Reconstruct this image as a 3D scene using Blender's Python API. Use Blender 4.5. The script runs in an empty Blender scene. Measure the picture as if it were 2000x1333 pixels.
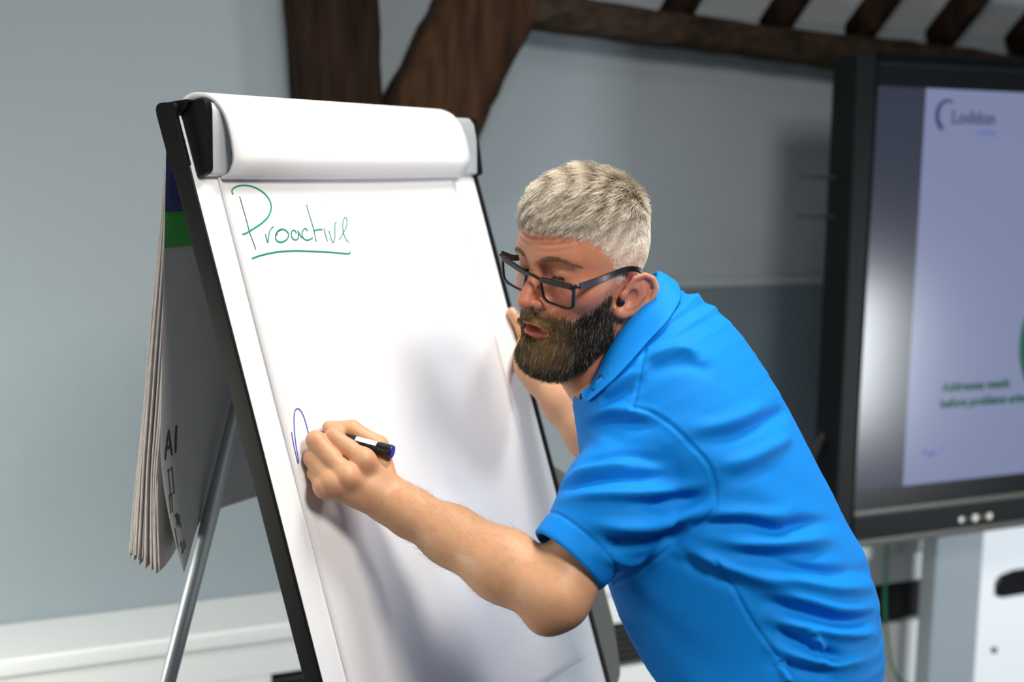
import bpy, bmesh, math, random
import numpy as np
from mathutils import Vector, Matrix, Quaternion
random.seed(4); RNG = np.random.default_rng(7)
S = bpy.context.scene
COL = S.collection

# ------------------------------------------------------------------ camera
FPX, ROLL, PITCH, CAM_H = 2600.0, 0.0172, math.radians(7.86), 1.68
CAM = np.array([0.0, 0.0, CAM_H])
FW = np.array([0, math.cos(PITCH), -math.sin(PITCH)])
_up = np.array([0, math.sin(PITCH), math.cos(PITCH)]); _rt = np.array([1.0, 0, 0])
RT = math.cos(ROLL)*_rt + math.sin(ROLL)*_up
UP = -math.sin(ROLL)*_rt + math.cos(ROLL)*_up
def at(x, y, d):
    """world point seen at photo pixel (x, y), d metres deep: used to measure joints off the photo"""
    return CAM + d*(FW + (x-1000)/FPX*RT - (y-666.5)/FPX*UP)
cam_d = bpy.data.cameras.new('camera'); cam = bpy.data.objects.new('camera', cam_d); COL.objects.link(cam)
cam_d.sensor_width = 36; cam_d.lens = FPX*36/2000; cam_d.clip_start = .05; cam_d.clip_end = 100
cam.matrix_world = Matrix(((RT[0], UP[0], -FW[0], CAM[0]), (RT[1], UP[1], -FW[1], CAM[1]), (RT[2], UP[2], -FW[2], CAM[2]), (0, 0, 0, 1)))
cam_d.dof.use_dof = True; cam_d.dof.focus_distance = 1.86; cam_d.dof.aperture_fstop = 2.3
S.camera = cam

# ------------------------------------------------------------------ light and exposure
S.view_settings.view_transform = 'Standard'; S.view_settings.look = 'None'
S.view_settings.exposure = 0.0; S.view_settings.gamma = 1.0; S.view_settings.use_curve_mapping = False
W = bpy.data.worlds.new('room_air'); S.world = W; W.use_nodes = True
W.node_tree.nodes['Background'].inputs[0].default_value = (.62, .74, 1.0, 1)
W.node_tree.nodes['Background'].inputs[1].default_value = .07
def area(name, loc, target, sx, sy, power, col, spread=180):
    d = bpy.data.lights.new(name, 'AREA'); d.shape = 'RECTANGLE'; d.size = sx; d.size_y = sy
    d.energy = power; d.color = col; d.spread = math.radians(spread)
    o = bpy.data.objects.new(name, d); COL.objects.link(o); o.location = loc
    o.rotation_euler = (Vector(target)-Vector(loc)).to_track_quat('-Z', 'Y').to_euler(); return o
LIGHTS = {}
area('ceiling_lamp_light', (1.05, .2, 3.05), (.0, 1.95, 1.4), .6, .6, 56, (1, .93, .84))
area('window_light', (-1.6, -2.6, 2.3), (.0, 2.0, 1.3), 1.6, 1.3, 5, (.90, .95, 1))
area('left_window_light', (-2.4, -.5, 2.3), (-.7, 2.5, .8), 1.0, 1.0, 19, (1, .99, .95))
area('roof_light', (.45, 1.85, 3.0), (.2, 1.9, 1.2), .7, .5, 15, (1, .97, .92), 120)
area('wall_fill_light', (-1.80, 1.65, 1.0), (-.80, 2.95, .62), .6, .5, 20, (1, 1, .88), 150)  # added unseen lamp brightening the lower left wall, in place of floor-bounced sun
area('side_window_light', (2.7, 2.1, .9), (1.55, 3.4, .45), .5, .6, 42, (.92, .97, 1))

# ------------------------------------------------------------------ helpers
def link(o, parent=None):
    COL.objects.link(o)
    if parent is not None:
        o.parent = parent; o.matrix_parent_inverse = Matrix.Translation(parent.location).inverted()
    return o
def thing(name, loc, label, cat, group=None):
    o = bpy.data.objects.new(name, None); o.location = loc; o.empty_display_size = .05; COL.objects.link(o)
    o['label'] = label; o['category'] = cat
    if group: o['group'] = group
    return o
def tag(o, label, cat, group=None):
    o['label'] = label; o['category'] = cat
    if group: o['group'] = group
    return o
def meshob(name, V, F, m, parent=None, smooth=True, cols=None):
    me = bpy.data.meshes.new(name)
    V = np.asarray(V, dtype=np.float32)
    if isinstance(F, np.ndarray) and F.ndim == 2:
        n, k = F.shape
        me.vertices.add(len(V)); me.vertices.foreach_set('co', V.ravel())
        me.loops.add(n*k); me.loops.foreach_set('vertex_index', F.astype(np.int32).ravel())
        me.polygons.add(n); me.polygons.foreach_set('loop_start', np.arange(0, n*k, k, dtype=np.int32))
        me.update(calc_edges=True); me.validate()
    else:
        me.from_pydata([tuple(map(float, v)) for v in V], [], [tuple(map(int, f)) for f in F]); me.update()
    if smooth: me.polygons.foreach_set('use_smooth', [True]*len(me.polygons))
    if cols is not None:
        a = me.color_attributes.new('tone', 'FLOAT_COLOR', 'POINT')
        a.data.foreach_set('color', np.c_[cols, np.ones(len(cols))].astype(np.float32).ravel())
    if m: me.materials.append(m)
    return link(bpy.data.objects.new(name, me), parent)
class MB:
    """collects shapes into one mesh"""
    def __init__(s): s.V = []; s.F = []
    def add(s, V, F):
        o = len(s.V); s.V += [tuple(v) for v in V]; s.F += [tuple(i+o for i in f) for f in F]; return s
    def prism(s, outline, o, ax, ay, az):
        """outline in (ax, ay) extruded along the vector az from o"""
        o, ax, ay, az = map(np.asarray, (o, ax, ay, az)); n = len(outline)
        a = [o+x*ax+y*ay for x, y in outline]; b = [p+az for p in a]
        F = [tuple(range(n))[::-1], tuple(range(n, 2*n))]+[(i, (i+1) % n, n+(i+1) % n, n+i) for i in range(n)]
        return s.add(a+b, F)
    def box(s, o, ax, ay, az, x0, x1, y0, y1, z0, z1):
        return s.prism([(x0, y0), (x1, y0), (x1, y1), (x0, y1)], np.asarray(o)+z0*np.asarray(az), ax, ay, (z1-z0)*np.asarray(az))
    def tube(s, pts, rad, seg=12, caps=True):
        pts = [np.asarray(p, float) for p in pts]; n = len(pts)
        rad = [rad]*n if np.isscalar(rad) else rad
        V = []; F = []; prev = None
        for i, p in enumerate(pts):
            t = pts[min(i+1, n-1)]-pts[max(i-1, 0)]; t /= np.linalg.norm(t)+1e-12
            if prev is None:
                a = np.cross(t, [0, 0, 1.]); 
                if np.linalg.norm(a) < 1e-3: a = np.cross(t, [1., 0, 0])
            else: a = prev-(prev@t)*t
            a /= np.linalg.norm(a); prev = a; b = np.cross(t, a)
            V += [p+rad[i]*(math.cos(q)*a+math.sin(q)*b) for q in np.linspace(0, 2*math.pi, seg, endpoint=False)]
        for i in range(n-1):
            for k in range(seg):
                F.append((i*seg+k, i*seg+(k+1) % seg, (i+1)*seg+(k+1) % seg, (i+1)*seg+k))
        if caps: F += [tuple(range(seg))[::-1], tuple(range((n-1)*seg, n*seg))]
        return s.add(V, F)
    def grid(s, P):
        P = np.asarray(P); n, m = P.shape[:2]
        return s.add(P.reshape(-1, 3), [(i*m+j, (i+1)*m+j, (i+1)*m+j+1, i*m+j+1) for i in range(n-1) for j in range(m-1)])
    def build(s, name, m, parent=None, smooth=False, bevel=0, seg=2, solid=0):
        o = meshob(name, np.array(s.V), s.F, m, parent, smooth)
        bm = bmesh.new(); bm.from_mesh(o.data); bmesh.ops.remove_doubles(bm, verts=bm.verts, dist=1e-6)
        if not solid: bmesh.ops.recalc_face_normals(bm, faces=bm.faces)
        bm.to_mesh(o.data); bm.free()
        if solid:
            md = o.modifiers.new('solid', 'SOLIDIFY'); md.thickness = solid; md.offset = 0
        if bevel:
            md = o.modifiers.new('bevel', 'BEVEL'); md.width = bevel; md.segments = seg; md.limit_method = 'ANGLE'; md.angle_limit = .6
            for p in o.data.polygons: p.use_smooth = True
            o.modifiers.new('wn', 'WEIGHTED_NORMAL').keep_sharp = True
        return o
def smoothpts(pts, n):
    """Catmull-Rom through pts, n samples"""
    P = np.asarray(pts, float); P = np.vstack([2*P[0]-P[1], P, 2*P[-1]-P[-2]])
    k = len(P)-3; out = []
    for u in np.linspace(0, k-1e-9, n):
        i = int(u); t = u-i; a, b, c, d = P[i:i+4]
        out.append(.5*(2*b+(c-a)*t+(2*a-5*b+4*c-d)*t*t+(3*b-a-3*c+d)*t**3))
    return np.array(out)

# ------------------------------------------------------------------ materials
def mat(name, col, rough=.5, metal=0, spec=.5, bump=None, noise=None, emit=None, sss=None, sheen=0, coat=0):
    m = bpy.data.materials.new(name); m.use_nodes = True; nt = m.node_tree; b = nt.nodes['Principled BSDF']
    b.inputs['Base Color'].default_value = (*col, 1); b.inputs['Roughness'].default_value = rough
    b.inputs['Metallic'].default_value = metal; b.inputs['Specular IOR Level'].default_value = spec
    if sheen: b.inputs['Sheen Weight'].default_value = sheen
    if coat: b.inputs['Coat Weight'].default_value = coat
    if emit:
        b.inputs['Emission Color'].default_value = (*emit[0], 1); b.inputs['Emission Strength'].default_value = emit[1]
    if sss:
        b.inputs['Subsurface Weight'].default_value = sss[0]; b.inputs['Subsurface Radius'].default_value = sss[1]; b.inputs['Subsurface Scale'].default_value = sss[2]
    tc = nt.nodes.new('ShaderNodeTexCoord')
    if noise:   # (scale, col2, detail, stretch)
        mp = nt.nodes.new('ShaderNodeMapping'); mp.inputs['Scale'].default_value = noise[3] if len(noise) > 3 else (1, 1, 1)
        nt.links.new(tc.outputs['Object'], mp.inputs['Vector'])
        nz = nt.nodes.new('ShaderNodeTexNoise'); nz.inputs['Scale'].default_value = noise[0]; nz.inputs['Detail'].default_value = noise[2]
        nt.links.new(mp.outputs['Vector'], nz.inputs['Vector'])
        rp = nt.nodes.new('ShaderNodeValToRGB'); rp.color_ramp.elements[0].position = .3; rp.color_ramp.elements[1].position = .7
        rp.color_ramp.elements[0].color = (*col, 1); rp.color_ramp.elements[1].color = (*noise[1], 1)
        nt.links.new(nz.outputs['Fac'], rp.inputs['Fac']); nt.links.new(rp.outputs['Color'], b.inputs['Base Color'])
    if bump:    # (scale, strength, distance, stretch)
        mp = nt.nodes.new('ShaderNodeMapping'); mp.inputs['Scale'].default_value = bump[3] if len(bump) > 3 else (1, 1, 1)
        nt.links.new(tc.outputs['Object'], mp.inputs['Vector'])
        nz = nt.nodes.new('ShaderNodeTexNoise'); nz.inputs['Scale'].default_value = bump[0]; nz.inputs['Detail'].default_value = 4
        nt.links.new(mp.outputs['Vector'], nz.inputs['Vector'])
        bp = nt.nodes.new('ShaderNodeBump'); bp.inputs['Strength'].default_value = bump[1]; bp.inputs['Distance'].default_value = bump[2]
        nt.links.new(nz.outputs['Fac'], bp.inputs['Height']); nt.links.new(bp.outputs['Normal'], b.inputs['Normal'])
    return m
def emat(name, col, k):
    m = mat(name, (.01, .01, .01), .25, emit=(col, k)); return m
M = dict(
    plaster=mat('plaster', (.235, .275, .305), .9, bump=(14, .25, .01)),
    ceiling=mat('ceiling_plaster', (.60, .66, .72), .9, bump=(10, .3, .01)),
    carpet=mat('carpet', (.10, .11, .13), 1, bump=(300, .6, .004), noise=(60, (.14, .15, .17), 3)),
    shade_panel=mat('shade_panel', (.10, .14, .17), .95, bump=(400, .4, .002)),  # darker than the plaster, painting the shade on the wall
    oak=mat('old_oak', (.013, .006, .003), .85, spec=.15, bump=(6, .9, .02, (6, 6, .8)), noise=(5, (.052, .025, .011), 8, (7, 7, .9))),
    oak_dark=mat('old_oak_dark', (.006, .0033, .002), .9, spec=.12, bump=(6, .9, .02, (6, 6, .8)), noise=(5, (.024, .013, .008), 8, (7, 7, .9))),
    oak_beam=mat('old_oak_beam', (.011, .0075, .005), .9, spec=.15, bump=(6, .8, .02, (.8, 6, 6)), noise=(6, (.042, .028, .019), 8, (.9, 7, 7))),
    white_metal=mat('white_metal', (.80, .83, .86), .35, spec=.4),
    heater_cream=mat('heater_white', (.78, .80, .80), .5),
    black=mat('black_plastic', (.0045, .0045, .005), .5, spec=.16, bump=(500, .15, .0005)),
    black_gloss=mat('black_gloss', (.006, .006, .007), .16),
    tv_frame=mat('tv_frame', (.0028, .0045, .0053), .55, spec=.15),
    tv_bezel=mat('tv_bezel', (.004, .005, .006), .25),
    tv_trim=mat('tv_trim', (.05, .05, .043), .4),
    stand=mat('stand_grey', (.23, .27, .30), .55),
    grille=mat('grille_dark', (.025, .026, .025), .6), gap=mat('grille_gap', (.004, .004, .004), .9),
    board=mat('board_white', (.86, .88, .90), .28, spec=.4),
    alu=mat('brushed_alu', (.62, .65, .67), .42, metal=.55, bump=(60, .15, .0006, (1, 1, 40))),
    tube=mat('grey_tube', (.33, .36, .38), .38, metal=.6),
    olive=mat('arm_grey', (.10, .105, .088), .6),
    paper=mat('paper', (.80, .80, .815), .75, spec=.2, bump=(3, .10, .02)),
    paper_edge=mat('paper_edge', (.90, .84, .80), .9, noise=(40, (.80, .70, .65), 4, (60, 60, .6)), bump=(40, .9, .004, (60, 60, .5))),
    cover=mat('pad_cover_shaded', (.27, .27, .275), .8), cover_green=mat('cover_green', (.02, .20, .03), .6), cover_blue=mat('cover_blue', (.010, .014, .10), .6),  # pad cover is white paper, its shade put into the grey
    ink_black=mat('ink_print', (.008, .008, .03), .6), ink_grey=mat('ink_grey', (.05, .05, .06), .6),
    ink_green=mat('ink_green', (.0, .30, .16), .5), ink_dkgreen=mat('ink_dark_green', (.0, .13, .085), .5), ink_blue=mat('ink_blue', (.09, .09, .62), .5),
    cable_green=mat('green_cable', (.02, .22, .12), .5), rubber=mat('rubber', (.012, .012, .012), .8),
)
# ------------------------------------------------------------------ the room; wall frame: a along the wall, b up from the screen's top, o out of the wall
TA = math.radians(24.6)
WH = np.array([math.cos(TA), math.sin(TA), 0]); WN = np.array([math.sin(TA), -math.cos(TA), 0]); WZ = np.array([0, 0, 1.0])
W0 = np.array([.86, 3.23, CAM_H+.18])           # top left corner of the lit screen
def wp(a, b, o): return W0+a*WH+b*WZ+o*WN
FLOOR_B = -W0[2]
def struct(o): o['kind'] = 'structure'; return o
def wbox(mb, a0, a1, b0, b1, o0, o1): return mb.box(W0, WH, WZ, WN, a0, a1, b0, b1, o0, o1)
WALL_O = -.52
struct(wbox(MB(), -4.2, 3.2, FLOOR_B, .55, WALL_O-.12, WALL_O).build('wall_back', M['plaster']))
struct(MB().box((0, 0, 0), (1, 0, 0), (0, 1, 0), (0, 0, 1), -5, 5, -4.5, 6.5, -.1, 0).build('floor', M['carpet']))
# the roof slope above the wall plate rises towards the room
sl = math.radians(42); CD = math.cos(sl)*WN+math.sin(sl)*WZ; CN = -math.sin(sl)*WN+math.cos(sl)*WZ   # down-slope start at the plate
C0 = wp(0, .16, WALL_O+.05)
struct(MB().box(C0, WH, CD, CN, -4.2, 3.2, -.15, 2.6, .07, .13).build('ceiling', M['ceiling']))
def timber(name, m, parent, p0, p1, w, d, wdir, amp, n=26, taper=(1, 1), label=None, seed=0):
    """hand-hewn timber from p0 to p1, w wide along wdir, d deep"""
    r = np.random.default_rng(seed); p0, p1 = np.asarray(p0, float), np.asarray(p1, float)
    ax = p1-p0; ax /= np.linalg.norm(ax); wd = np.asarray(wdir, float); wd = wd-(wd@ax)*ax; wd /= np.linalg.norm(wd); dd = np.cross(ax, wd)
    prof = []
    for q in np.linspace(0, 2*math.pi, 20, endpoint=False):
        c, s_ = math.cos(q), math.sin(q); k = (abs(c)**7+abs(s_)**7)**(-1/7); prof.append((c*k/2, s_*k/2))
    wob = np.cumsum(r.normal(0, 1, (n, 4)), 0); wob -= np.linspace(0, 1, n)[:, None]*wob[-1]
    wob = wob/(np.abs(wob).max()+1e-9)*amp
    V = []; F = []; k = len(prof)
    for i in range(n):
        t = i/(n-1); c = p0+(p1-p0)*t; tp = taper[0]+(taper[1]-taper[0])*t
        for j, (x, y) in enumerate(prof):
            e = (wob[i, 0] if x > 0 else -wob[i, 1])*1.0; f = wob[i, 2]*.5
            jit = r.normal(0, amp*.10)
            V.append(c+wd*(x*w*tp+e+jit)+dd*(y*d+f*np.sign(y)+jit))
    for i in range(n-1):
        for j in range(k): F.append((i*k+j, i*k+(j+1) % k, (i+1)*k+(j+1) % k, (i+1)*k+j))
    F += [tuple(range(k))[::-1], tuple(range((n-1)*k, n*k))]
    return MB().add(V, F).build(name, m, parent, smooth=True)
# posts and plates of the timber frame
fr = timber('wall_post', M['oak_dark'], None, wp(-1.235, .60, -.47), wp(-1.06, FLOOR_B, -.47), .205, .15, WH, .010, 40, (1.03, .62), seed=3)
tag(fr, 'dark upright oak post behind the flip chart, left of the slanting brace', 'timber post')
br = timber('brace', M['oak'], None, wp(-1.06, -.30, -.46), wp(-.60, .62, -.46), .235, .15, WH, .012, 30, (1.0, .92), seed=5)
tag(br, 'brown oak brace slanting up to the right from the dark upright post', 'timber brace')
pl = timber('wall_plate_beam', M['oak_beam'], None, wp(-.84, .187, -.45), wp(2.6, -.015, -.45), .085, .12, WZ, .012, 60, seed=8)
tag(pl, 'long dark horizontal oak beam along the wall top above the big screen', 'timber beam')
RAFT = [(-.28, 'first short dark rafter right of the slanting brace, over the beam'), (.04, 'second dark rafter right of the slanting brace, near the middle of the roof slope'),
        (.325, 'dark rafter just left of the screen\'s top left corner'), (.615, 'dark rafter above the left part of the big screen'), (.92, 'dark rafter at the upper right corner of the photo')]
for i, (a, lb) in enumerate(RAFT):
    p0 = C0+a*WH+CD*-.02; p1 = C0+(a+.04)*WH+CD*2.4
    tag(timber('rafter', M['oak_dark'], None, p0+CN*.03, p1+CN*.03, .046, .10, WH, .005, 30, seed=20+i), lb, 'rafter', 'rafters on the sloping ceiling')
# added grey-blue panel: shade on the wall behind the screen put into its colour
pb = thing('shade_panel', wp(.4, -1.15, WALL_O), 'grey-blue painted shade panel on the wall behind the blue shirt and screen', 'shade_panel')
wbox(MB(), -.40, 1.5, -1.15, -.525, WALL_O, WALL_O+.018).build('shade_panel_face', M['shade_panel'], pb, bevel=.004)
f = wbox(MB(), -.40, 1.5, -.525, -.50, WALL_O, WALL_O+.022).build('shade_panel_top_strip', M['plaster'], pb, bevel=.004)
# long wall heater with a dark slatted grille
ht = thing('wall_heater', wp(-.5, FLOOR_B, WALL_O), 'long white convector heater along the wall with a dark slatted grille', 'heater')
mb = MB(); HO = -.30
wbox(mb, -4.0, .56, -1.365, -1.285, WALL_O, HO)
wbox(mb, -4.0, -1.40, -1.49, -1.365, WALL_O, HO); wbox(mb, .54, .56, -1.49, -1.365, WALL_O, HO)
mb.build('casing', M['heater_cream'], ht, bevel=.004)
wbox(MB(), -4.02, .575, -1.285, -1.243, WALL_O, HO+.012).build('top_ledge', M['heater_cream'], ht, bevel=.008)
wbox(MB(), -1.40, .54, -1.49, -1.365, WALL_O, HO-.05).build('grille_back', M['gap'], ht)
for k in range(6):
    b = -1.383-k*.0175
    wbox(MB(), -1.40, .54, b-.005, b+.004, HO-.048, HO-.002).build('grille_slat', M['grille'], ht)
wbox(MB(), -4.0, .56, FLOOR_B+.12, -1.49, WALL_O, HO-.01).build('lower_panel', M['heater_cream'], ht, bevel=.004)
wbox(MB(), -3.98, .54, FLOOR_B, FLOOR_B+.12, WALL_O, HO-.06).build('plinth', M['grille'], ht)
# white cupboard right of the stand
cb = thing('cupboard', wp(1.15, FLOOR_B, -.38), 'low white cupboard with black recessed handle right of the grey screen stand', 'cupboard')
wbox(MB(), .60, 1.70, FLOOR_B, -1.02, WALL_O+.03, -.27).build('carcass', M['white_metal'], cb, bevel=.004)
dr = wbox(MB(), .61, 1.69, FLOOR_B+.06, -1.04, -.27, -.25).build('door', M['white_metal'], cb, bevel=.004)
hx = [(.738+.02, -1.436), (.735, -1.425), (.735, -1.385), (.752, -1.368), (.80, -1.357), (.90, -1.357), (.96, -1.366), (.968, -1.385), (.968, -1.425), (.95, -1.436)]
MB().prism(hx, W0-.252*WN, WH, WZ, .012*WN).build('handle', M['black_gloss'], dr, bevel=.004)
MB().tube([wp(.747, -1.595, -.256), wp(.747, -1.595, -.243)], .009, 16).build('lock', M['black'], dr)

# ------------------------------------------------------------------ big interactive screen on a wheeled stand
tv = thing('display_screen', wp(.8, -.55, -.05), 'large black interactive display showing a pale slide at the right', 'screen')
A0, A1, B0, B1 = -.068, 1.90, -1.125, .078
mb = MB()
wbox(mb, A0, -.012, B0, B1, -.07, .012); wbox(mb, 1.84, A1, B0, B1, -.07, .012)
wbox(mb, -.012, 1.84, .05, B1, -.07, .012); wbox(mb, -.012, 1.84, B0, -1.035, -.07, .012)
mb.build('outer_frame', M['tv_frame'], tv, bevel=.006)
mb = MB()
wbox(mb, -.012, .0, -1.035, .05, -.03, .004); wbox(mb, 1.828, 1.84, -1.035, .05, -.03, .004)
wbox(mb, 0, 1.828, .004, .05, -.03, .004); wbox(mb, 0, 1.828, -1.035, -.988, -.03, .004)
mb.build('bezel', M['tv_bezel'], tv)
wbox(MB(), A0+.01, A1-.01, B0+.01, B1-.01, -.10, -.07).build('back_cover', M['black'], tv, bevel=.01)
wbox(MB(), A0+.003, A1, B0-.006, B0+.014, -.05, .018).build('bottom_trim', M['tv_trim'], tv, bevel=.003)
wbox(MB(), -.012, 1.84, -1.052, -1.035, -.01, .016).build('lower_ridge', M['tv_trim'], tv, bevel=.003)
def screenmat(name, col, k):
    m = mat(name, (.01, .011, .014), .22, emit=(col, k), spec=.5); return m
M['scr_dark'] = screenmat('screen_side', (.05, .06, .10), .5)
M['scr_slide'] = screenmat('screen_slide', (.36, .41, .68), .52)
M['scr_green'] = screenmat('screen_green', (.0, .10, .055), .75)
M['scr_navy'] = screenmat('screen_navy', (.035, .055, .18), .8)
M['scr_grey'] = screenmat('screen_grey', (.06, .07, .14), .8)
M['scr_blue'] = screenmat('screen_blue', (.10, .16, .50), .8)
wbox(MB(), 0, .150, -.988, .004, -.02, 0).build('side_band', M['scr_dark'], tv)
sl_ = wbox(MB(), .150, 1.828, -.988, .004, -.02, 0).build('slide', M['scr_slide'], tv)
def poly(outline, name, m, parent, o=.0012):
    return MB().prism(outline, W0+.0003*WN, WH, WZ, o*WN).build(name, m, parent)
poly([(.705+.195*math.cos(q), -.64+.195*math.sin(q)) for q in np.linspace(0, 2*math.pi, 64, endpoint=False)], 'green_disc', M['scr_green'], sl_)
ring = []
q = np.linspace(math.radians(60), math.radians(250), 24)
ring = [(.218+.036*math.cos(t), -.060+.040*math.sin(t)) for t in q]+[(.222+.027*math.cos(t), -.058+.031*math.sin(t)) for t in q[::-1]]
poly(ring, 'logo_arc', M['scr_navy'], sl_)
def text(s, size, o, ax, ay, name, m, parent, thick=.0006, bold=0.0, align='LEFT', xs=1.0):
    c = bpy.data.curves.new(name, 'FONT'); c.body = s; c.size = size; c.extrude = thick; c.offset = bold; c.align_x = align; c.resolution_u = 3
    ax, ay = np.asarray(ax, float), np.asarray(ay, float); az = np.cross(ax, ay)
    t = bpy.data.objects.new(name, c); dg = None
    COL.objects.link(t); dg = bpy.context.evaluated_depsgraph_get(); me = bpy.data.meshes.new_from_object(t.evaluated_get(dg))
    bpy.data.objects.remove(t); me.materials.clear(); me.materials.append(m)
    me.transform(Matrix(((ax[0]*xs, ay[0], az[0], o[0]), (ax[1]*xs, ay[1], az[1], o[1]), (ax[2]*xs, ay[2], az[2], o[2]), (0, 0, 0, 1))))
    ob = bpy.data.objects.new(name, me); link(ob, parent); return ob
text('Loddon', .046, wp(.234, -.078, .001), WH, WZ, 'logo_text', M['scr_grey'], sl_, bold=.0008)
text('training', .021, wp(.318, -.104, .001), WH, WZ, 'logo_small_text', M['scr_blue'], sl_)
text('Addresses needs', .033, wp(.259, -.752, .001), WH, WZ, 'slide_text', M['scr_green'], sl_, bold=.0012)
text('before problems arise', .033, wp(.255, -.794, .001), WH, WZ, 'slide_text', M['scr_green'], sl_, bold=.0012)
text('Page 7', .026, wp(.205, -.916, .001), WH, WZ, 'page_number', M['scr_blue'], sl_)
for k, (a, r_) in enumerate([(.338, .008), (.362, .003), (.385, .010), (.410, .004), (.433, .009)]):
    MB().tube([wp(a, -1.091, .010), wp(a, -1.091, .0145)], r_, 16).build('button', mat('button_%d' % k, (.55, .55, .48) if r_ > .005 else (.2, .2, .2), .35), tv)
for b in (-.216, -.311):
    MB().tube([wp(-.04, b, -.05), wp(-.115, b+.001, -.05), wp(-.175, b+.004, -.05)], [.0058, .0055, .0042], 10).build('antenna', M['rubber'], tv)
MB().tube(smoothpts([wp(-.05, -.84, -.06), wp(-.082, -.875, -.05), wp(-.104, -.93, -.05), wp(-.112, -1.0, -.055), wp(-.085, -1.08, -.06)], 20), .010, 10).build('cable_loop', M['rubber'], tv)
st = thing('screen_stand', wp(.9, FLOOR_B, -.15), 'grey steel stand column under the large display', 'stand')
wbox(MB(), .368, .535, FLOOR_B+.10, -.55, -.16, -.101).build('column', M['stand'], st, bevel=.006)
wbox(MB(), 1.265, 1.432, FLOOR_B+.10, -.55, -.16, -.101).build('column', M['stand'], st, bevel=.006)
wbox(MB(), .368, 1.432, -.62, -.50, -.155, -.102).build('crossbar', M['stand'], st, bevel=.005)
for a in (.45, 1.35):
    wbox(MB(), a-.04, a+.04, FLOOR_B+.06, FLOOR_B+.12, -.25, .40).build('foot', M['stand'], st, bevel=.006)
    for o in (-.21, .36):
        MB().tube([wp(a-.02, FLOOR_B+.032, o), wp(a+.02, FLOOR_B+.032, o)], .032, 16).build('caster', M['rubber'], st)
gc = MB().tube(smoothpts([wp(.345, -1.13, -.275), wp(.352, -1.40, -.275), wp(.362, -1.50, -.27), wp(.395, -1.62, -.27), wp(.47, -1.68, -.265), wp(.60, -1.78, -.24), wp(.66, FLOOR_B+.005, -.2), wp(.75, FLOOR_B+.005, -.12)], 40), .0045, 8).build('network_cable', M['cable_green'], None, smooth=True)
tag(gc, 'thin green cable hanging beside the grey screen stand', 'cable')
# ------------------------------------------------------------------ flip chart; board frame: h along the width, u up the board, n out of its face
BT, BTH = math.radians(18.3), math.radians(59.6)
BP = np.array([-.451, 1.786, CAM_H+.048])
BH = np.array([math.cos(BTH), math.sin(BTH), 0]); BU = np.array([-math.sin(BT)*math.sin(BTH), math.sin(BT)*math.cos(BTH), math.cos(BT)]); BN = np.cross(BH, BU)
NH = np.array([BN[0], BN[1], 0]); NH /= np.linalg.norm(NH)
def bp(h, u, n): return BP+h*BH+u*BU+n*BN
def bbox(mb, h0, h1, u0, u1, n0, n1): return mb.box(BP, BH, BU, BN, h0, h1, u0, u1, n0, n1)
BW, BL = .70, -1.10
fc = thing('flip_chart', (BP[0]+.3, BP[1]+.1, 0), 'white flip chart easel with a black frame and grey tube legs', 'flip chart')
bbox(MB(), 0, BW, BL, .0, -.018, 0).build('board', M['board'], fc)
mb = MB()
bbox(mb, -.003, .0022, BL, .0, -.027, .003); bbox(mb, BW-.003, BW+.010, BL, .0, -.027, .003)
bbox(mb, 0, BW, BL-.012, BL, -.027, .003)
mb.build('frame', M['black'], fc, bevel=.0025)
# clamp bar and its black end caps
barp = [(-.010, -.02), (.012, -.02), (.016, .012), (.011, .026), (-.002, .0315), (-.03, .029), (-.086, .0125), (-.086, 0), (-.010, 0)]
MB().prism(barp, bp(.0215, 0, 0), BU, BN, (BW-.026)*BH).build('clamp_bar', M['alu'], fc, bevel=.003, seg=3)
def rnd(pts, k=5):
    out = []; n = len(pts)
    for i in range(n):
        p, r = np.array(pts[i][:2], float), pts[i][2]; a = np.array(pts[i-1][:2], float)-p; b = np.array(pts[(i+1) % n][:2], float)-p
        la, lb = np.linalg.norm(a), np.linalg.norm(b); r = min(r, la*.45, lb*.45)
        A, B = p+a/la*r, p+b/lb*r
        for t in np.linspace(0, 1, k): out.append(tuple((1-t)**2*A+2*t*(1-t)*p+t*t*B))
    return out
capp = rnd([(.016, -.026, .010), (.010, .052, .018), (-.085, .0205, .007), (-.087, .0022, .004), (-.004, .0012, .003), (-.006, -.026, .002)])
mb = MB().prism(rnd([(-.07, -.0275, .002), (.027, -.029, .020), (.014, .010, .010), (-.003, .0035, .004), (-.07, .0035, .001)]), bp(-.0045, 0, 0), BU, BN, .0075*BH)
mb.prism(rnd([(-.002, -.0275, .002), (.025, -.028, .018), (.013, .030, .012), (.002, .014, .004)]), bp(.003, 0, 0), BU, BN, .010*BH)
mb.build('frame_corner', M['black'], fc, bevel=.002, seg=3)
MB().prism(capp, bp(.010, 0, 0), BU, BN, .012*BH).build('end_cap', M['black'], fc, bevel=.003, seg=3)
MB().prism(rnd([(-.09, -.02, .002), (.020, -.022, .012), (.013, .033, .008), (-.088, .016, .006)]), bp(BW-.006, 0, 0), BU, BN, .014*BH).build('end_cap', M['black'], fc, bevel=.002, seg=3)
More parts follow.
